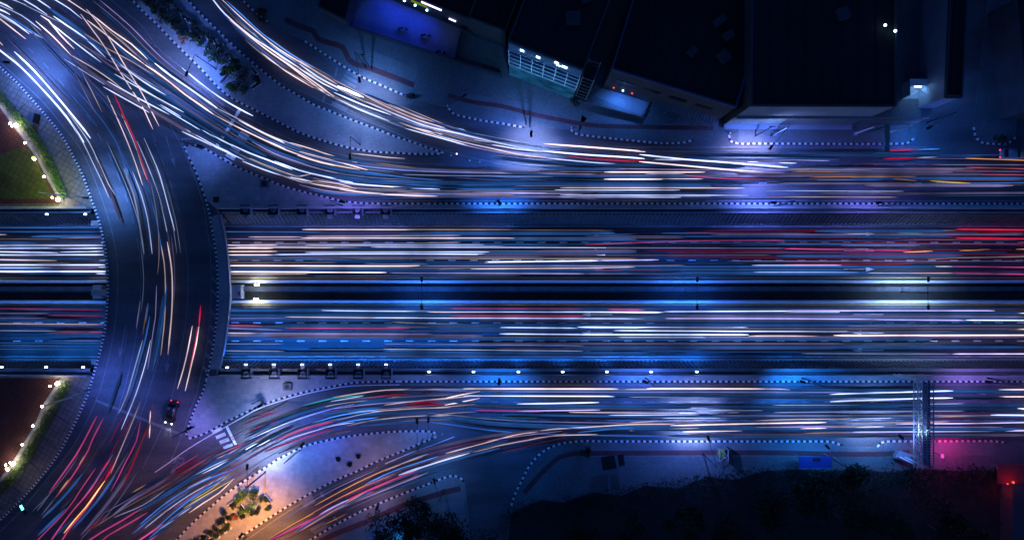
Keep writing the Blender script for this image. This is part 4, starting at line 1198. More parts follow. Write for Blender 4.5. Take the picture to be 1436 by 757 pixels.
street_lamp('dark street lamp on the pointed tip of the paved island, nearer the bend', (593,616), (585,590), 8, 1300, LV)
street_lamp('dark street lamp on the pointed tip of the paved island, nearer the kerb end', (607,609), (601,588), 8, 900, LV)
street_lamp('dark street lamp beside the foot of the truss gantry', (1268,636), (1263,612), 9, 6000, LC, hot=5000)
street_lamp('pale street lamp on the upper plaza walkway reaching toward the bridge', (99,277), (121,277.5), 9, 4500, LC, hot=3500, hc=(.16,.32,1.0), aim=(P(158,262).x, P(158,262).y, 0), mref=METAL)
street_lamp('pale street lamp on the lower plaza walkway reaching toward the bridge', (101,557), (124,547), 8, 3200, (.07,.17,1.0), mref=METAL)
street_lamp('dark street lamp on the brown walkway high above the wide bend', (-6,104), (10,88), 10, 7000, LV, hot=4500, hc=(.14,.32,1.0), aim=(P(52,108).x, P(52,108).y, 0))
street_lamp('dark street lamp by the traffic light on the triangular paver island', (369,566), (365,568), 7, 1600, (.40,.42,.75))
street_lamp('dark street lamp on the south pavement between kiosk roof and shelter', (1165,642), (1160,626), 8, 1800, LB)
street_lamp('dark street lamp near the alley mouth, beyond the green sign post', (1300,172), (1303,179), 9, 3000, LB, aim=(P(1320,225).x, P(1320,225).y, 0))
street_lamp('dark street lamp on the thin strip above the cutting, mid-road', (700,289), (700,284), 10, 12000, (.02,.17,1.0), cone=95, aim=(P(700,248).x, P(700,248).y, 0))
street_lamp('dark street lamp on the thin strip above the cutting near the fan boxes', (480,288), (480,283), 9, 2500, (.13,.11,.80), aim=(P(482,255).x, P(482,255).y, 0))
street_lamp('dark street lamp on the thin strip above the cutting below the billboard arm', (1232,289), (1232,284), 9, 3500, (.14,.15,.85), aim=(P(1240,255).x, P(1240,255).y, 0))
street_lamp('dark street lamp on the strip below the cutting, at the merging red trails', (700,530), (700,535), 10, 9000, (.01,.18,1.0), cone=105, aim=(P(702,578).x, P(702,578).y, 0))
street_lamp('dark street lamp on the strip below the cutting facing the blue shelter', (1125,530), (1125,535), 10, 10000, (.01,.20,1.0), cone=105, aim=(P(1125,575).x, P(1125,575).y, 0))
street_lamp('dark street lamp on the strip below the cutting beyond the truss gantry', (1385,530), (1385,535), 9, 3800, (.26,.16,.80), aim=(P(1385,578).x, P(1385,578).y, 0))
street_lamp('dark street lamp near the crossing at the top of the bridge island', (283,209), (280,205), 9, 2500, LV, aim=(P(262,168).x, P(262,168).y, 0))
street_lamp('dark street lamp by the waiting dark car at the stop line', (272,598), (266,600), 9, 3800, (.16,.16,.85), aim=(P(205,635).x, P(205,635).y, 0))
street_lamp('dark street lamp between lower bend and paved island, bluish cast', (420,631), (424,623), 9, 3200, (.05,.13,1.0), aim=(P(440,595).x, P(440,595).y, 0))
street_lamp('dark street lamp on the thin strip above the cutting, opposite the long pale fascia', (1085,289), (1085,284), 10, 9000, (.10,.17,1.0), cone=115, aim=(P(1075,250).x, P(1075,250).y, 0))
street_lamp('dark street lamp on the strip below the cutting, opposite the dark hoarding', (905,530), (905,535), 10, 8000, (.05,.17,1.0), cone=115, aim=(P(905,570).x, P(905,570).y, 0))
street_lamp('orange street lamp over the exit road at the bottom edge', (345,752), (338,750), 13, 12000, (1.0,.40,.12), lit=glow('orange_lens', (1,.5,.15), 8), aim=(P(322,748).x, P(322,748).y, 0))
street_lamp('dark street lamp on the far pavement of the exit road', (532,716), (529,711), 9, 2600, (.48,.28,.50), aim=(P(490,660).x, P(490,660).y, 0))
# median lamps of the cutting with two heads
def median_lamp(label, x, hh, p1, p2, col, spread=.8):
    y0 = (YB1+YB2)/2; b = Vector((P(x, 409, ZU).x, y0, ZU+.25)); t = thing('median_lamp', label, 'street lamp', b, group='double lamps on the sunken median')
    bm = bmesh.new(); bar(bm, b, b+Vector((0, 0, hh)), .12, .08, 8); obj('pole', bm, DMETAL, t)
    for s, pw in ((1, p1), (-1, p2)):
        hd = b+Vector((0, s*2.2, hh))
        bm = bmesh.new(); bar(bm, b+Vector((0, 0, hh-.2)), hd, .05, .04, 6); obj('arm', bm, DMETAL, t)
        bm = bmesh.new(); box(bm, hd+Vector((0, s*.3, .05)), (.4, .9, .16)); obj('lamp_head', bm, DMETAL, t)
        bm = bmesh.new(); box(bm, hd+Vector((0, s*.3, -.05)), (.3, .7, .05)); obj('lamp_lens', bm, LAMPW, t)
        spot('lamp_light', hd+Vector((0, s*.3, -.15)), hd+Vector((0, s*3, -hh)), pw, col, 150, .95, .3, t)
median_lamp('tall double street lamp on the sunken median between the white arrows', 1262, 9, 2200, 5000, (.28,.48,1.0))
median_lamp('added tall double street lamp on the sunken median, blue fill for the middle stretch', 960, 9, 1200, 3600, (.02,.15,1.0))  # added lamp, fills the sunken carriageways with cobalt light
median_lamp('added tall double street lamp on the sunken median, blue fill before the last fan boxes', 600, 9, 900, 3600, (.02,.15,1.0))  # likewise added for blue fill on the sunken road
def flood(label, x, y, up, power):
    b = P(x, y, ZU+.9); b.y = (YB1-.55) if up else (YB2+.55); b.z = ZU+.25; t = thing('floodlight', label, 'floodlight', b, group='floodlights under the bridge mouth')
    bm = bmesh.new(); bar(bm, b, b+Vector((0, 0, 1.6)), .05, .05, 6); obj('post', bm, DMETAL, t)
    for dx in (-.28, .28):
        bm = bmesh.new(); ball(bm, b+Vector((dx, 0, 1.75)), .19, 2); obj('bulb', bm, LAMPW, t)
    point('lamp_light', b+Vector((0, .9 if up else -.9, 1.9)), power, (.75,.85,1.0), .2, t)
flood('bright white twin floodlight on the median of the upper sunken road beside the bridge', 363, 393, True, 420)
flood('bright white twin floodlight on the median of the lower sunken road beside the bridge', 362, 420, False, 420)
# wall lamps along the cutting
wl_px = [(602,1),(664,1),(727,1),(789,1),(851,1),(913,1),(977,1)]
def wall_lamp(label, x, y, up, power, col=(.01,.18,1.0), long=.45):
    b = P(x, y, -.25); t = thing('wall_lamp', label, 'wall lamp', b, group='wall lamps along the cutting')
    bm = bmesh.new(); box(bm, b, (long+.12, .34, .16)); obj('housing', bm, METAL, t)
    bm = bmesh.new(); box(bm, b+Vector((0, 0, .10)), (long, .22, .06)); obj('lens', bm, LAMPW, t)
    s = 1 if up else -1
    point('ledge_fill', b+Vector((.6, s*.9, .7)), 45, (.03,.20,1.0), .2, t)  # extra point light added to brighten the ledge, no fitting of its own
    spot('lamp_light', b+Vector((0, s*1.9, -.1)), b+Vector((0, s*6.0, -5.7)), power, col, 140, 1.0, .3, t)
for i, (x, _) in enumerate(wl_px): wall_lamp('small white lamp on the wall below the sunken road, %s past the fan boxes' % ORD[i+1], x, 521, True, 1700)
for i, x in enumerate((1060, 1145, 1235, 1330, 1425)): pass
for i, x in enumerate((3,65,117)): wall_lamp('slanting white lamp on the lower cutting wall before the bridge, %s in line' % ORD[i+1], x, 514.5, True, 1000, (.01,.22,1.0))
for i, x in enumerate((66,120)): wall_lamp('slanting white lamp on the upper cutting wall before the bridge, %s in line' % ORD[i+1], x, 300.5, False, 380, (.10,.20,1.0))
wall_lamp('slanting white lamp on the lower cutting wall hard against the bridge mouth', 319, 515, True, 500, (.01,.2,1.0))
# fan boxes
def fan_box(x, y, label, low):
    b = P(x, y, 0); b.z = -.55; t = thing('fan_box', label, 'fan box', b, group='square fan boxes along both walls of the cutting')
    w = 1.75
    bm = bmesh.new()
    for sx, sy, lx, ly in ((-1, 0, .16, w), (1, 0, .16, w), (0, -1, w-.34, .16), (0, 1, w-.34, .16)):
        box(bm, b+Vector((sx*(w/2-.08), sy*(w/2-.08), .55)), (lx, ly, 1.1))
    box(bm, b+Vector((0, 0, .1)), (w-.36, w-.36, .18)); obj('housing', bm, DMETAL, t)
    bm = bmesh.new(); bar(bm, b+Vector((0, 0, .2)), b+Vector((0, 0, .85)), .52, .48, 20); obj('fan', bm, GREYDISC, t)
    bm = bmesh.new()
    for k in range(6):
        a = k*math.tau/6; beam(bm, b+Vector((0, 0, .90)), b+Vector((math.cos(a)*.46, math.sin(a)*.46, .90)), .05, .05)
    obj('grille', bm, DMETAL, t)
    bm = bmesh.new(); box(bm, b+Vector((w/2+.14, 0, .62)), (.10, w+.2, 1.3)); obj('side_plate', bm, WALLP, t)
    s = 1 if low else -1
    if low:
        bm = bmesh.new()
        for dx in (-.14, .14): box(bm, b+Vector((dx, 1.75, 1.05)), (.16, .14, .10))
        obj('lamp', bm, LAMPW, t)
        bm = bmesh.new(); beam(bm, b+Vector((0, .8, .85)), b+Vector((0, 2.0, .98)), .7, .08); obj('bracket', bm, METAL, t)
        spot('lamp_light', b+Vector((0, 2.2, .5)), b+Vector((0, 7, -5.5)), 1500, (.01,.18,1.0), 140, 1.0, .3, t)
    else:
        bm = bmesh.new(); beam(bm, b+Vector((0, -.8, .85)), b+Vector((0, -1.6, .98)), .9, .08); obj('bracket', bm, METAL, t)
        spot('lamp_light', b+Vector((0, -1.9, .5)), b+Vector((0, -6, -5.5)), 320, (.08,.20,1.0), 140, 1.0, .3, t)
for i, x in enumerate((345,384,424,463,502,541)):
    fan_box(x, 294.5, 'square fan box with round grey fan, upper cutting wall, %s from the bridge' % ORD[i+1], False)
    fan_box(x+1, 524, 'square fan box with round grey fan, lower cutting wall, %s from the bridge' % ORD[i+1], True)
for x, y, lab in ((372,258,'small square vent box with round grill on the upper paver island'), (403.5,541.5,'small square vent box with round grill on the lower paver island')):
    b = P(x, y, .13); t = thing('vent_box', lab, 'vent box', b, group='square vent boxes on the paver islands')
    bm = bmesh.new(); box(bm, b+Vector((0, 0, .25)), (1.5, 1.3, .5)); obj('housing', bm, CONCD, t)
    bm = bmesh.new(); bar(bm, b+Vector((0, 0, .5)), b+Vector((0, 0, .58)), .42, .40, 18); obj('vent_cap', bm, DMETAL, t)
bm = bmesh.new(); box(bm, P(303,280,.13)+Vector((0, 0, .04)), (1.0, 1.0, .08)); box(bm, P(303,280,.13)+Vector((0, 0, .1)), (.8, .8, .05))
tag(obj('manhole_cover', bm, DMETAL), 'small dark square hatch on the upper paver island by the bridge', 'hatch')
# bays under the bridge mouth on the median
for x, lab, wx in ((138,'pale concrete bay block on the median before the bridge',1.9), (330,'pale concrete bay block on the median past the bridge',2.4)):
    b = P(x, 408, ZU+1.6); b.y = (YB1+YB2)/2; b.z = ZU+.25; t = thing('equipment_bay', lab, 'equipment bay', b, group='concrete bays beside the bridge')
    bm = bmesh.new(); box(bm, b+Vector((0, 0, .8)), (wx, 2.6, 1.6)); obj('housing', bm, CONC, t)
    bm = bmesh.new(); box(bm, b+Vector((wx/2-.35, 0, 1.64)), (.5, 2.3, .08)); obj('rim', bm, WALLP, t)
    bm = bmesh.new(); box(bm, b+Vector((wx/2-.35, -.3, 1.70)), (.3, .7, .06)); obj('hatch', bm, DMETAL, t)
# garden lamps
GLN = [(1,152,0),(20,175,0),(23,178.5,1),(29.5,178,2),(41,202,0),(54,224.5,3),(67,249,0),(79,278,1),(87,281,2)]
GLS = [(86.5,536,2),(75.5,540,1),(64.5,568,0),(52,595,0),(37,621,0),(25,647,2),(20,646,1),(14,649,1),(17,656,3)]
def garden_lamp(label, x, y, k, grp):
    b = P(x, y, .16); t = thing('garden_lamp', label, 'garden lamp', b, group=grp); r = (.17, .16, .34, .20)[k]
    bm = bmesh.new(); bar(bm, b, b+Vector((0, 0, .95)), .05, .04, 7); obj('post', bm, DMETAL, t)
    bm = bmesh.new(); ball(bm, b+Vector((0, 0, 1.0+r*.7)), r, 2); obj('bulb', bm, LAMPWARM, t)
    if k == 3:
        bm = bmesh.new(); ball(bm, b+Vector((-.25, .2, 1.0)), .30, 2, (1, 1, .6)); obj('yellow_shade', bm, LAMPY, t)
KIND = ('small round white bulb', 'small white bulb of a tight pair', 'large glaring white bulb', 'white bulb with a yellow shade')
for lst, nm in ((GLN, 'upper'), (GLS, 'lower')):
    for i, (x, y, k) in enumerate(lst):
        garden_lamp('garden lamp, %s, %s plaza path, %s down the line' % (KIND[k], nm, ORD[i+1]), x, y, k, 'garden lamps on the %s plaza' % nm)
point('lawn_light', P(54, 262, 5.5), 900, (.85,1.0,.12), .3)
# signal lights
def signal(label, base, head, lens):
    b = P(*base, .13); hd = P(*head, 4.5); t = thing('traffic_light', label, 'traffic light', b)
    bm = bmesh.new(); bar(bm, b, b+Vector((0, 0, 4.5)), .07, .06, 7); bar(bm, b+Vector((0, 0, 4.45)), hd, .05, .04, 6); obj('pole', bm, DMETAL, t)
    bm = bmesh.new(); box(bm, hd, (.4, .9, .35), .5); obj('signal_head', bm, DMETAL, t)
    if lens is not None:
        bm = bmesh.new(); box(bm, hd+Vector((-.5, .75, .1)), (.35, .9, .12), .5); obj('signal_lens', bm, lens, t)
signal('traffic light with cyan lamp at the kerb of the lower plaza walkway', (24,700), (35,717), CYANL)
signal('dark traffic light with white housing on the lower paver island kerb', (365,560), (366,565), None)
# ------------------------------------------------------------------ buildings
def prism(bm, foot, z0, z1, mi=0, roof=None):
    lo = [bm.verts.new((p.x, p.y, z0)) for p in foot]; hi = [bm.verts.new((p.x, p.y, z1)) for p in foot]; n = len(foot)
    for i in range(n): bm.faces.new((lo[i], lo[(i+1) % n], hi[(i+1) % n], hi[i])).material_index = mi
    f = bm.faces.new(hi); f.material_index = mi if roof is None else roof
def footprint(a, b, depth):
    """front edge a-b in photo points on the ground, depth metres away from the road"""
    A, B = P(*a, 0), P(*b, 0); n = side((B-A).normalized())
    if n.y < 0: n = -n
    return [A, B, B+n*depth, A+n*depth]
def face_pt(A, B, u, z, out=0.0):
    d = (B-A).normalized(); n = -side(d) if side(d).y > 0 else side(d)
    p = A.lerp(B, u)+n*out; return Vector((p.x, p.y, z))
def building(name, label, foot, h, wall, roofm=ROOF, kerb_h=.5, parm=None, clutter=0, seed=0):
    base = (foot[0]+foot[1])/2; base.z = .13; t = thing(name, label, 'building', base)
    bm = bmesh.new(); prism(bm, foot, .1, h); obj('wall', bm, wall, t)
    bm = bmesh.new(); c = sum(foot, Vector())/len(foot)
    ins = [p+(c-p).normalized()*.5 for p in foot]; prism(bm, ins, h+.004, h+.12); n_ = max(3, int((foot[1]-foot[0]).length/2.6))
    for k in range(1, n_):
        p, q = ins[0].lerp(ins[1], k/n_), ins[3].lerp(ins[2], k/n_); beam(bm, (p.x, p.y, h+.16), (q.x, q.y, h+.16), .16, .12)
    r = obj('roof', bm, roofm, t)
    bm = bmesh.new(); n = len(foot)
    for i in range(n): beam(bm, Vector((*foot[i].xy, h+kerb_h/2)), Vector((*foot[(i+1) % n].xy, h+kerb_h/2)), .3, kerb_h+.004*i)
    obj('parapet', bm, parm or wall, t)
    g = random.Random(seed)
    for k in range(clutter):
        u, v = .15+.7*g.random(), .1+.7*g.random(); p = foot[0].lerp(foot[1], u).lerp(foot[3].lerp(foot[2], u), v)
        bm = bmesh.new(); box(bm, (p.x, p.y, h+.65), (1.2+g.random(), 1.0+g.random(), 1.0), g.random()); bar(bm, (p.x, p.y, h+1.1), (p.x, p.y, h+1.25), .35, .35, 12)
        q = obj('roof_unit', bm, WALLD, r)
    return t
def panel(name, A, B, u0, u1, z0, z1, m, parent, th=.06, out=.03):
    bm = bmesh.new(); a, b = face_pt(A, B, u0, (z0+z1)/2, out), face_pt(A, B, u1, (z0+z1)/2, out); beam(bm, a, b, th, z1-z0); return obj(name, bm, m, parent)

# the lit glass-fronted building
ft = footprint((714,105.5), (803,139.5), 26); A, B = ft[0], ft[1]; HB = 19.0
g1 = building('glass_building', 'dark building with a teal lit glazed front of white mullions', ft, HB, WALLD, clutter=4, seed=1)
panel('lit_panel', A, B, .005, .995, .3, 7.2, TEALP, g1)
for r, (z0, z1, m) in enumerate(((7.3,9.2,TEALW),(9.3,11.2,TEALW),(11.3,13.3,TEALD),(13.4,15.2,TEALD))):
    for k in range(6): panel('window', A, B, .01+k/6*.985, .01+(k+.94)/6*.985, z0, z1, m, g1)
panel('louvre_band', A, B, .005, .995, 15.4, 18.8, TEALW, g1)
bm = bmesh.new()
for k in range(7): a = face_pt(A, B, .004+k/6*.99, 0, .12); box(bm, (a.x, a.y, 11.2), (.12, .12, 8.2))
for z in (7.25, 9.25, 11.25, 13.35, 15.3): beam(bm, face_pt(A, B, 0, z, .13), face_pt(A, B, 1, z, .13), .13, .13)
for z in (16.0, 16.7, 17.4, 18.1): beam(bm, face_pt(A, B, 0, z, .10), face_pt(A, B, 1, z, .10), .10, .08)
obj('mullion_frame', bm, STEELW, g1)
for u, z, w in ((.16,17.0,.05),(.38,16.7,.05),(.66,16.6,.05),(.73,16.9,.07),(.63,17.5,.05)): panel('lit_window', A, B, u, u+w, z, z+.8, LAMPB, g1, .06, .08)
spot('facade_fill', face_pt(A, B, .5, 14, 9), face_pt(A, B, .5, 9, 0), 1500, (.12,.50,1.0), 120, 1.0, .5)  # unseen spot in mid-air, added to brighten the white mullions
# metal frame tower beside it
fa, fb = P(806,138), P(820,143); t = thing('frame_tower', 'open dark steel frame tower against the end of the glass building', 'steel frame', (fa+fb)/2)
bm = bmesh.new(); n = Vector((.35,.94,0)).normalized()*3.0
for c in (fa, fb, fa+n, fb+n): beam(bm, Vector((c.x, c.y, .13)), Vector((c.x+.001, c.y, 15)), .14, .14)
for z in range(2, 16, 2):
    for a, b in ((fa, fb), (fb, fb+n), (fa+n, fb+n)): beam(bm, Vector((a.x, a.y, z)), Vector((b.x, b.y, z)), .09, .09)
obj('frame', bm, METAL, t)
for z in (4, 8, 12): bm = bmesh.new(); slab(bm, [fa, fb, fb+n, fa+n], z+.1, z); obj('platform', bm, DMETAL, t)
# courtyard building
ft = footprint((528,-9), (662,47), 22); A, B = ft[0], ft[1]
g2 = building('courtyard_building', 'dark low building with spotlights and a white tube light facing the blue courtyard', ft, 7.0, WALLD, clutter=5, seed=2)
for i, u in enumerate((.10,.21,.33,.44,.56)):
    bm = bmesh.new(); p = face_pt(A, B, u, 3.6, .35); ball(bm, p, .20, 2); obj('spotlight', bm, LAMPB, g2)
    spot('lamp_light', p+Vector((0, -.2, -.2)), face_pt(A, B, u, 0, 5), 420, (.003,.035,1.0), 150, 1.0, .2)
panel('tube_lamp', A, B, .52, .72, 6.2, 6.5, TUBE, g2, .2, .2); panel('tube_lamp', A, B, .78, .85, 3.4, 3.65, TUBE, g2, .2, .2)
panel('sign_board', A, B, .40, .56, 4.0, 4.9, GREENS, g2, .08, .1)
for u in (.06,.3,.7,.9): panel('door', A, B, u, u+.06, .15, 2.4, GLASS, g2, .08, .04)
ftw = [P(470,-30), P(506,-16), P(492,40), P(455,22)]
g2b = building('gatehouse', 'dark flat-roofed outbuilding at the corner of the blue courtyard', ftw, 4.0, WALLD, seed=3)
bm = bmesh.new()
for a, b in (((492,40.5),(560,61.5)), ((560,61.5),(638,87.5)), ((638,87.5),(704,108))): beam(bm, P(*a, .13)+Vector((0, 0, .75)), P(*b, .13)+Vector((0, 0, .75)), .35, 1.5)
tag(obj('boundary_wall', bm, WALLD), 'low dark wall along the road side of the blue courtyard', 'wall')
bm = bmesh.new(); beam(bm, P(638,87.5,.13)+Vector((0, .3, .6)), P(648,45,.13)+Vector((0, 0, .6)), .2, 1.2)
tag(obj('boundary_wall', bm, WALLD), 'low dark side wall closing the far end of the blue courtyard', 'wall')
for x, y, lab in ((565,42,'small pale motorbike parked deep in the blue courtyard'), (597,51,'pale motorbike parked in the blue courtyard near its middle'), (618,74,'pale motorbike parked in the blue courtyard near the wall')):
    b = P(x, y, .14); t = thing('motorbike', lab, 'motorbike', b, rz=0, group='motorbikes in the blue courtyard')
    for s in (-.65, .65):
        bm = bmesh.new(); bar(bm, b+Vector((s, -.05, .3)), b+Vector((s, .05, .3)), .3, .3, 14); obj('wheel', bm, RUBBER, t)
    bm = bmesh.new(); box(bm, b+Vector((0, 0, .55)), (1.0, .24, .34)); obj('body', bm, CARSILV, t)
    bm = bmesh.new(); box(bm, b+Vector((-.25, 0, .80)), (.7, .26, .10)); obj('seat', bm, RUBBER, t)
    bm = bmesh.new(); bar(bm, b+Vector((.45, -.35, 1.0)), b+Vector((.45, .35, 1.0)), .025, .025, 6); bar(bm, b+Vector((.62, 0, .35)), b+Vector((.45, 0, 1.0)), .035, .03, 6); obj('handlebar', bm, METAL, t)
# two dark blocks behind
building('dark_building', 'unlit flat-roofed block between the blue courtyard and the glass building', footprint((662,50),(709,68),40), 9, WALLD, clutter=3, seed=4)
# building with pale roof edge
ft = footprint((845,124), (1002,172), 60); A, B = ft[0], ft[1]
g3 = building('pale_edged_building', 'dark roofed block whose parapet shows as a pale blue edge', ft, 12.0, WALLD, clutter=5, seed=5, parm=mat('blue_parapet', (.05,.07,.14), .8), kerb_h=.7)
for k in range(4): panel('window', A, B, .08+k*.22, .08+k*.22+.14, 6.5, 8.0, GLASS, g3, .08, .04)
for u, m in ((.08, REDL), (.24, REDL), (.16, LAMPB)):
    bm = bmesh.new(); box(bm, face_pt(A, B, u, 3.4, .3), (.26, .2, .16), -.3); obj('lamp', bm, m, g3)
spot('lamp_light', face_pt(A, B, .16, 3.4, .6), face_pt(A, B, .18, 0, 4), 1100, (.05,.22,1.0), 150, 1.0, .3)
spot('lamp_light', face_pt(A, B, .34, 3.4, .6), face_pt(A, B, .34, 0, 3), 350, (.05,.22,1.0), 150, 1.0, .3)
bm = bmesh.new(); slab(bm, [P(831,134), P(850,121), P(911,141), P(901,163)], .139); structure('courtyard', bm, BLUEYARD)
bm = bmesh.new(); beam(bm, P(806,141,.13)+Vector((0, 0, .5)), P(900,165,.13)+Vector((0, 0, .5)), .25, 1.0); beam(bm, P(901,164,.13)+Vector((0, .2, .5)), P(911,141,.13)+Vector((0, 0, .5)), .25, 1.0)
tag(obj('boundary_wall', bm, CONCD), 'low pale wall round the small lit forecourt', 'wall')
# ribbed awning
a0, a1 = P(913,148,3), P(1000,177,3); t = thing('awning', 'long slanting ribbed awning in front of the pale edged building', 'awning', (a0+a1)/2-Vector((0, 0, 2.87)))
n = Vector((.29,.957,0)); bm = bmesh.new(); K = 40; bow = lambda u: .9*math.sin(u*6)
va = []
for k in range(K+1):
    u = k/K; p = a0.lerp(a1, u); q = p+n*(4.2+bow(u)*.4); z = .12*(k % 2)
    va.append((bm.verts.new((p.x, p.y, 3.0+z)), bm.verts.new((q.x, q.y, 4.6+z))))
for u, v in zip(va, va[1:]): bm.faces.new((u[0], v[0], v[1], u[1]))
bmesh.ops.solidify(bm, geom=bm.faces[:], thickness=.05); obj('canopy', bm, WALLP, t)
for u in (.02,.25,.5,.75,.98):
    bm = bmesh.new(); p = a0.lerp(a1, u); bar(bm, (p.x, p.y, .13), (p.x, p.y, 3.0), .06, .06, 6); obj('post', bm, METAL, t)
# large hall
ft = footprint((1013,176), (1190,176.8), 62); A, B = ft[0], ft[1]
g4 = building('large_hall', 'large dark roofed hall with a pale upper band over dark louvres beside the road', ft, 15.5, WALLD, clutter=6, seed=6, parm=WALLD)
panel('pale_band', A, B, 0, 1, 8.6, 15.4, WALLP, g4, .10, .05)
panel('ledge', A, B, 0, 1.0, 8.25, 8.6, WALLP, g4, .6, .28)
panel('lit_shopfront', A, B, .0, .42, 1.6, 7.0, mat('shop_panel', (.22,.25,.20), .7, .4, .3, 3.0), g4, .10, .05)
bm = bmesh.new()
for k in range(26): a = face_pt(A, B, .44+k/26*.55, 4.6, .15); box(bm, a, (.12, .22, 6.4))
obj('louvre', bm, METAL, g4)
panel('lower_ledge', A, B, 0, 1, .9, 1.2, WALLP, g4, .9, .4)
W0, W1 = ft[3], ft[0]
for k in range(4):
    bm = bmesh.new(); p = W1.lerp(W0, .03+k*.045); box(bm, (p.x-.03, p.y, 9.5), (.10, 1.6, 3.2)); obj('window', bm, GLASS, g4)
spot('hall_light', P(1085, 195, 7), P(1100, 170, 7), 500, (.30,.42,1.0), 150, 1.0, .5)
# railings to the alley
t = thing('railing', 'tall thin dark railing screen between the large hall and the alley', 'railing', P(1232,176,.13))
bm = bmesh.new(); a, b = P(1194,176.5,.13), P(1272,176.5,.13)
for k in range(27): p = a.lerp(b, k/26); bar(bm, p, p+Vector((0, 0, 7)), .035, .035, 5)
obj('bars', bm, METAL, t)
bm = bmesh.new()
for z in (.3, 3.5, 6.9): beam(bm, a+Vector((0, 0, z)), b+Vector((0, 0, z)), .07, .07)
obj('rail', bm, METAL, t)
# alley hut and slabs
t = thing('guard_hut', 'small open hut glowing blue-white inside at the alley corner', 'hut', P(1277,128,.13)); b = P(1277,128,.13)
bm = bmesh.new()
for dx, dy, sx, sy in ((-1.5,0,.12,2.8),(1.5,0,.12,2.8),(0,1.46,2.88,.12)): box(bm, b+Vector((dx, dy, 1.3)), (sx, sy, 2.6))
obj('wall', bm, WALLP, t)
bm = bmesh.new(); box(bm, b+Vector((0, 0, .05)), (2.8, 2.8, .08)); obj('floor_panel', bm, WALLP, t)
bm = bmesh.new(); beam(bm, b+Vector((-1.6, .9, 2.66)), b+Vector((1.6, .9, 2.66)), 1.2, .1); beam(bm, b+Vector((-1.4, -1.3, 2.66)), b+Vector((1.4, .3, 2.66)), .1, .1); beam(bm, b+Vector((-1.4, .3, 2.68)), b+Vector((1.4, -1.3, 2.68)), .1, .1); obj('roof', bm, STEELW, t)
bm = bmesh.new(); box(bm, b+Vector((0, .2, 2.3)), (1.2, .2, .1)); obj('lamp', bm, LAMPB, t)
point('lamp_light', b+Vector((0, .1, 2.0)), 260, (.20,.50,1.0), .2)
point('alley_light', b+Vector((5.5, -.5, 3.2)), 500, (.08,.25,1.0), .3)
building('alley_building', 'tall dark block with a bare bluish wall along the alley', [P(1287,152),P(1308,152),P(1318,-40),P(1296,-40)], 8, WALLP, seed=8, parm=WALLD)
building('alley_building', 'dark low block on the far side of the alley by the corner kerb', [P(1402,168),P(1560,168),P(1560,20),P(1384,20)], 7, WALLD, seed=9, clutter=4)
for x, y, m, lab in ((1316,12,REDL,'red roof lamp of a close pair far up the dark alley'), (1326,11,REDL,'red roof lamp nearer the alley of a close pair'), (1238,38,LAMPB,'tiny white lamp on the dark roof of the large hall'), (1252,46,LAMPB,'tiny white lamp at the rear corner of the large hall roof')):
    z = 15.7 if x < 1300 else .13
    b = P(x, y, z); t = thing('marker_lamp', lab, 'lamp', b); 
    bm = bmesh.new(); bar(bm, b, b+Vector((0, 0, .6)), .05, .05, 6); obj('post', bm, DMETAL, t)
    bm = bmesh.new(); ball(bm, b+Vector((0, 0, .75)), .22, 2); obj('bulb', bm, m, t)
# ------------------------------------------------------------------ street furniture
def white_pole(label, x, y, hh, lean):
    b = P(x, y, .13); t = thing('utility_pole', label, 'utility pole', b, group='pale poles along the upper pavement')
    bm = bmesh.new(); bar(bm, b, b+Vector((lean, 0, hh)), .16, .11, 8); obj('pole', bm, STEELW, t)
    bm = bmesh.new(); box(bm, b+Vector((0, 0, .12)), (.7, .7, .24)); obj('footing', bm, CONC, t)
white_pole('pale pole in front of the hall louvres beside the green sign post', 1199, 187.5, 6.0, .4)
white_pole('pale pole standing before the thin dark railing', 1244, 186.5, 7.0, .6)
white_pole('pale pole in front of the lit shop panels', 1086, 187.5, 5.0, .3)
for x, y, lab in ((738,175,'thin dark pole at the kerb end below the glass building'), (1059,191,'thin dark pole before the hall shopfront'), (521,97,'thin dark pole on the paving above the slip road kerb'), (362,655,'thin dark pole near the crossing on the paved island'), (372,662,'thin brown pole standing over the shrubs of the paved island'), (402,562,'thin dark pole on the lower paver island below a fan box')):
    b = P(x, y, .13); t = thing('utility_pole', lab, 'utility pole', b, group='thin dark poles')
    bm = bmesh.new(); bar(bm, b, b+Vector((0, 0, 9)), .11, .07, 8); obj('pole', bm, BARK, t)
    bm = bmesh.new(); beam(bm, b+Vector((-.6, 0, 8.6)), b+Vector((.6, 0, 8.6)), .09, .12); obj('crossarm', bm, BARK, t)
b = P(1219,186,.13); t = thing('sign_post', 'green steel sign post with an arm reaching over the upper road', 'road sign', b)
bm = bmesh.new(); bar(bm, b, b+Vector((0, 0, 6.2)), .22, .18, 10); obj('post', bm, GREENM, t)
bm = bmesh.new(); beam(bm, b+Vector((0, .2, 6.2)), b+Vector((0, -4.6, 6.2)), .75, .3); obj('arm', bm, GREENM, t)
bm = bmesh.new(); box(bm, b+Vector((.1, -4.55, 5.6)), (3.6, .14, 1.6)); obj('sign_panel', bm, GREENM, t)
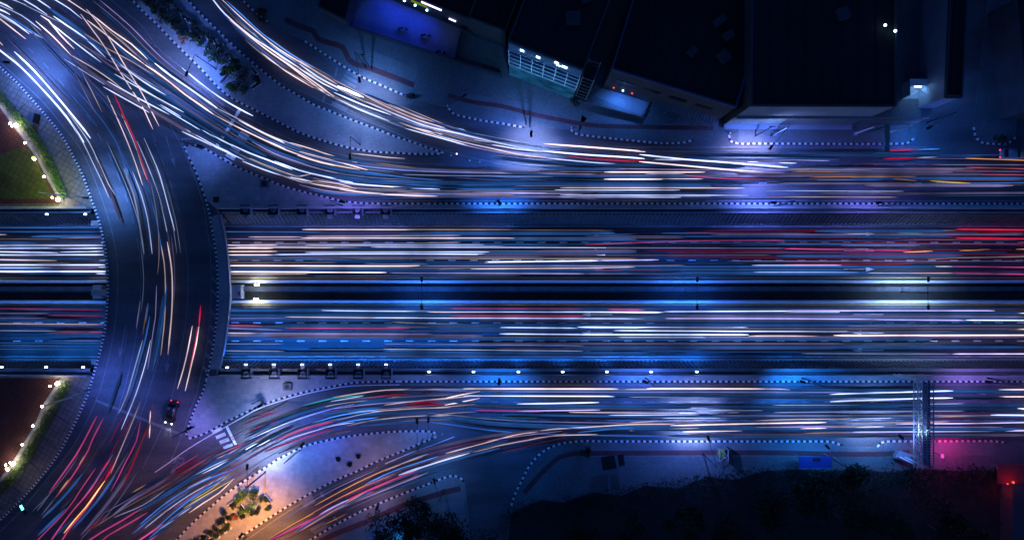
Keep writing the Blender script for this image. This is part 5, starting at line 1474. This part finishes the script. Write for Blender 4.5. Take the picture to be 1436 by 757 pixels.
# truss gantry over the lower surface road
y0, y1 = P(0, 534), P(0, 646); hg = 6.6
t = thing('sign_gantry', 'silver lattice truss gantry spanning the lower surface road', 'sign gantry', P(1284,646,.13))
X = lambda x: P(x, 0, hg).x
xa, xb = X(1281.5), X(1288.5); ya, yb_ = P(0, 531, hg).y, P(0, 655, hg).y
for x_, nm in ((xa, 'truss'), (xb, 'truss')):
    bm = bmesh.new()
    for z in (hg, hg+1.1): beam(bm, (x_, ya, z), (x_, yb_, z), .14, .14)
    k = 0; yy = ya
    while yy > yb_+.9:
        za, zb = (hg, hg+1.1) if k % 2 == 0 else (hg+1.1, hg); bar(bm, (x_, yy, za), (x_, yy-.9, zb), .05, .05, 5); yy -= .9; k += 1
    obj(nm, bm, STEELW, t)
bm = bmesh.new(); k = 0; yy = ya
while yy > yb_+1.2:
    bar(bm, (xa, yy, hg+1.1), (xb, yy-1.2, hg+1.1), .045, .045, 5); bar(bm, (xb, yy-1.2, hg+1.12), (xa, yy-1.2, hg+1.12), .045, .045, 5); yy -= 1.2; k += 1
obj('bracing', bm, STEELW, t)
for yy in (ya-.2, yb_+.6):
    bm = bmesh.new()
    for x_ in (xa, xb): bar(bm, (x_, yy, .13), (x_, yy, hg), .16, .13, 8)
    obj('leg', bm, STEELW, t)
bm = bmesh.new(); xs = X(1294); xs2 = X(1299)
box(bm, ((xs+xs2)/2, (ya+yb_)/2, hg+.5), (.14, abs(ya-yb_)-1.0, 2.2)); obj('sign_panel', bm, BLUEM, t)
bm = bmesh.new()
for k in range(30):
    yy = ya-.8-(abs(ya-yb_)-1.6)*k/29; beam(bm, (xb, yy, hg+1.65), (xs2+.3, yy, hg+1.65), .10, .08)
for x_ in (xs-.2, xs2+.25): beam(bm, (x_, ya-.4, hg+1.72), (x_, yb_+.4, hg+1.72), .16, .10)
obj('walkway', bm, METAL, t)
spot('gantry_light', P(1276,605,5.4), P(1284,600,7), 500, (.55,.85,1.0), 140, 1.0, .3)
# blue shelter
b = P(1134.5,642.5,.13); t = thing('bus_shelter', 'flat bright blue shelter roof on the lower pavement', 'bus shelter', b)
w, d = 5.9, 2.1
bm = bmesh.new(); box(bm, b+Vector((0, 0, 2.65)), (w, d, .12)); obj('roof', bm, BLUEM, t)
bm = bmesh.new(); box(bm, b+Vector((0, -d/2-.03, 2.62)), (w, .06, .2)); obj('fascia', bm, WALLP, t)
bm = bmesh.new(); box(bm, b+Vector((.2, .55, 2.76)), (1.4, .6, .10)); obj('roof_hatch', bm, DMETAL, t)
for sx in (-1, 1):
    for sy in (-1, 1): bm = bmesh.new(); bar(bm, b+Vector((sx*2.7, sy*.9, 0)), b+Vector((sx*2.7, sy*.9, 2.6)), .06, .06, 8); obj('leg', bm, METAL, t)
bm = bmesh.new(); box(bm, b+Vector((0, -.6, .45)), (4.4, .45, .08)); obj('seat', bm, METAL, t)
point('lamp_light', b+Vector((-1.0, 2.4, 3.2)), 160, (.06,.45,1.0), .3)
# dark kiosk roofs
b = P(859,644,.13); t = thing('notice_board', 'dark tilted double panel hoarding on the lower pavement', 'hoarding', b)
bm = bmesh.new(); box(bm, b+Vector((-1.0, 0, 2.2)), (2.5, 2.4, .12), .15); obj('panel', bm, DMETAL, t)
bm = bmesh.new(); box(bm, b+Vector((1.2, .5, 2.25)), (1.1, 2.0, .12), .15); obj('side_panel', bm, DMETAL, t)
for dx in (-1.9, -.2, 1.2): bm = bmesh.new(); bar(bm, b+Vector((dx, 0, 0)), b+Vector((dx, 0, 2.15)), .06, .06, 6); obj('leg', bm, DMETAL, t)
b = P(1010,634,.13); t = thing('market_stall', 'small lit stall with white frame and a dark slanted board beside it', 'stall', b)
bm = bmesh.new()
for dx in (-.8, .8):
    for dy in (-1.0, 1.0): bar(bm, b+Vector((dx, dy, 0)), b+Vector((dx, dy, 2.2)), .05, .05, 6)
for dx in (-.8, .8): beam(bm, b+Vector((dx, -1.1, 2.2)), b+Vector((dx, 1.1, 2.2)), .1, .1)
beam(bm, b+Vector((-.8, -1, 2.2)), b+Vector((.8, 0, 2.2)), .1, .1); beam(bm, b+Vector((.8, 0, 2.22)), b+Vector((-.8, 1, 2.22)), .1, .1); obj('frame', bm, CONC, t)
bm = bmesh.new(); box(bm, b+Vector((0, 0, .5)), (1.2, 1.6, .9)); obj('counter', bm, mat('olive_counter', (.20,.22,.06), .8), t)
bm = bmesh.new(); box(bm, b+Vector((1.4, -.3, 1.3)), (.25, 2.8, 2.4), .12); obj('dark_board', bm, DMETAL, t)
# things about the gantry foot
b = P(1262,638,.13); t = thing('food_cart', 'cluttered pale food cart under a crooked frame by the gantry foot', 'food cart', b)
bm = bmesh.new(); box(bm, b+Vector((0, 0, .75)), (2.8, 1.4, .7), -.3); obj('body', bm, METAL, t)
for s in (-1, 1): bm = bmesh.new(); bar(bm, b+Vector((s*1.0, -.75, .35)), b+Vector((s*1.0, -.62, .35)), .34, .34, 14); obj('wheel', bm, RUBBER, t)
bm = bmesh.new(); beam(bm, b+Vector((-1.4, .8, 2.1)), b+Vector((1.6, -.2, 2.1)), 1.3, .06); obj('awning', bm, WALLP, t)
for s in (-1.1, 1.1): bm = bmesh.new(); bar(bm, b+Vector((s, .2-s*.3, 1.0)), b+Vector((s, .2-s*.3, 2.1)), .04, .04, 6); obj('post', bm, METAL, t)
b = P(1310,634,.13); t = thing('neon_sign', 'small glowing magenta sign on a post beside the gantry', 'lit sign', b)
bm = bmesh.new(); bar(bm, b, b+Vector((0, 0, 2.2)), .06, .06, 6); obj('post', bm, DMETAL, t)
bm = bmesh.new(); box(bm, b+Vector((0, 0, 2.5)), (.25, .6, .5)); obj('sign_box', bm, MAGL, t)
point('lamp_light', b+Vector((2.0, 1.4, 3.4)), 1200, (1.0,.03,.40), .3)
# red lit hut
ft = [P(1402,672), P(1560,672), P(1560,760), P(1402,760)]; b = P(1420,672,.13)
t = thing('red_hut', 'low hut with a red lit front wall at the edge of the waste ground', 'hut', b)
bm = bmesh.new(); prism(bm, [ft[3], ft[2], ft[1], ft[0]], .13, 3.4); obj('wall', bm, WALLD, t)
bm = bmesh.new(); beam(bm, P(1399,664,3.5), P(1560,664,3.5), 3.4, .12); obj('awning', bm, mat('red_lit_sheet', (.16,.03,.03), .7), t)  # red lamp light on the awning is also put into its sheet colour
bm = bmesh.new(); ball(bm, P(1421,676,3.9), .22, 2); ball(bm, P(1413,678,3.9), .14, 2); obj('lamp', bm, REDL, t)
point('lamp_light', P(1423,677,5.2), 80, (1.0,.03,.02), .3)
point('lamp_light', P(1404,690,2.2), 60, (1.0,.04,.02), .3)
# benches and white frames
def bench(label, x, y, rz):
    t = thing('bench', label, 'bench', P(x, y, .13), group='white framed benches'); b = P(x, y, .13); M = Matrix.Translation(b) @ Matrix.Rotation(rz, 4, 'Z')
    bm = bmesh.new()
    for k in (-1, 0, 1): box(bm, (0, k*.16, .44), (1.7, .12, .05), 0, 0, M)
    obj('seat', bm, DMETAL, t)
    bm = bmesh.new(); box(bm, (0, .34, .66), (1.7, .05, .30), 0, 0, M); box(bm, (0, -.30, .47), (1.8, .06, .06), 0, 0, M); obj('frame', bm, STEELW, t)
    for s in (-1, 1): bm = bmesh.new(); box(bm, (s*.82, 0, .23), (.08, .7, .46), 0, 0, M); obj('leg', bm, STEELW, t)
bench('white framed bench highest on the planted island beside the slip road', 357, 100, -.9); bench('white framed bench lower on the planted island under the shrubs', 360, 121, .6)
bench('white framed bench beside the largest round green shrub', 342, 711, -.9); bench('white framed bench at the outer end of the paved island cluster', 376, 698, -.9); bench('short white bench near the bright green shrub on the wide road side', 327, 705, .7)
bench('small dark bench by the kerb of the wide road', 315, 113, .8)
# vehicles
def car(label, cx, cy, ang, L, Wd, paint, lights, hl, zb=0.0):
    c = P(cx, cy, zb); t = thing('car', label, 'car', c); M = Matrix.Translation(c+Vector((0, 0, .01))) @ Matrix.Rotation(ang, 4, 'Z')
    prof = [(-L/2, .35), (-L/2+.05, .85), (-L*.38, .95), (-L*.26, 1.42), (L*.10, 1.45), (L*.26, 1.0), (L*.46, .85), (L/2, .62), (L/2, .32)]
    bm = bmesh.new(); lr = []
    for s in (-1, 1): lr.append([bm.verts.new(M @ Vector((x, s*Wd/2*(.86 if z > 1.2 else .97 if abs(x) > L*.44 else 1), z))) for x, z in prof])
    n = len(prof)
    for i in range(n): bm.faces.new((lr[0][i], lr[0][(i+1) % n], lr[1][(i+1) % n], lr[1][i]))
    bm.faces.new(lr[0][::-1]); bm.faces.new(lr[1]); bmesh.ops.recalc_face_normals(bm, faces=bm.faces)
    bmesh.ops.bevel(bm, geom=bm.edges[:], offset=.06, segments=2, affect='EDGES'); obj('body', bm, paint, t, True)
    for x0, z0, x1, z1, nm in ((L*.11, 1.46, L*.25, 1.05, 'windscreen'), (-L*.365, 1.0, -L*.27, 1.42, 'rear_window')):
        bm = bmesh.new(); vs = [M @ Vector((x, s*Wd*.40, z+.035)) for x, s, z in ((x0, -1, z0), (x1, -1, z1), (x1, 1, z1), (x0, 1, z0))]
        f = bm.faces.new([bm.verts.new(v) for v in vs]); bmesh.ops.solidify(bm, geom=[f], thickness=.02); obj(nm, bm, GLASS, t)
    for s in (-1, 1):
        for x in (-L*.31, L*.31):
            bm = bmesh.new(); bar(bm, M @ Vector((x, s*(Wd/2-.16), .32)), M @ Vector((x, s*(Wd/2+.02), .32)), .32, .32, 16); obj('wheel', bm, RUBBER, t)
        bm = bmesh.new(); ball(bm, M @ Vector((L/2+.02, s*Wd*.36, .66)), .13 if hl else .10, 2); obj('headlight', bm, HEADL if hl else WHITEP, t)
        bm = bmesh.new(); ball(bm, M @ Vector((-L/2-.02, s*Wd*.38, .80)), .10, 2); obj('tail_light', bm, TAILL, t)
    if hl:
        spot('beam', M @ Vector((L/2+.3, 0, .7)), M @ Vector((L/2+6, 0, 0)), 120, (1,.95,.85), 80, .8, .1)
a = math.atan2(P(239,590).y-P(247,562).y, P(239,590).x-P(247,562).x)
car('dark car waiting at the stop line with white headlights on', 243.2, 576.5, a, 4.1, 1.6, CARPAINT, True, True)
car('silver-fronted car with red tail lights waiting by the corner kerb', 1416, 216.5, 0.0, 4.6, 1.75, CARSILV, True, False)
# bollards and posts by kerb ends
for x, y, lab in ((641,217,'white bollard lamp on the pointed tip of the planted island, closer to the kerb'), (633,219,'small grey bollard at the island tip beside the white one'), (659,226,'pale bollard farther along the merge line'), (673,228,'pale bollard last along the merge line'), (621,607,'pale bollard off the tip of the paved island'), (801,180,'pale bollard at the start of the red kerb past the driveway'), (1022,188,'pale bollard at the driveway before the long red kerb'), (628,150,'pale bollard at the second driveway mouth')):
    b = P(x, y, .0); t = thing('bollard', lab, 'bollard', b, group='bollards at kerb ends')
    bm = bmesh.new(); bar(bm, b, b+Vector((0, 0, .85)), .12, .10, 10); obj('post', bm, CONC, t)
    bm = bmesh.new(); ball(bm, b+Vector((0, 0, .92)), .14, 2); obj('cap', bm, glow('bollard_glow', (1,.92,.95), 3) if x == 641 else WHITEP, t)
b = P(52.5,167,.13); t = thing('kiosk', 'small dark locker on the brown walkway of the upper plaza', 'locker', b)
bm = bmesh.new(); box(bm, b+Vector((0, 0, .9)), (.9, 1.7, 1.8), -.25); obj('cabinet', bm, DMETAL, t)
bm = bmesh.new(); box(bm, b+Vector((0, 0, 1.84)), (1.0, 1.8, .08), -.25); obj('cap', bm, CONCD, t)
bm = bmesh.new(); b = P(576,135.5,.13); box(bm, b+Vector((.0, 0, .6)), (1.7, .6, .5), .1); box(bm, b+Vector((.2, .1, 1.0)), (.7, .5, .4), .1)
tag(obj('litter_bin', bm, DMETAL), 'dark low street bin at the end of the slip road kerb', 'bin')
# blue flood on the garden corner
spot('garden_light', P(560,752,6), P(545,745,0), 1800, (.02,.20,1.0), 150, 1.0, .4)
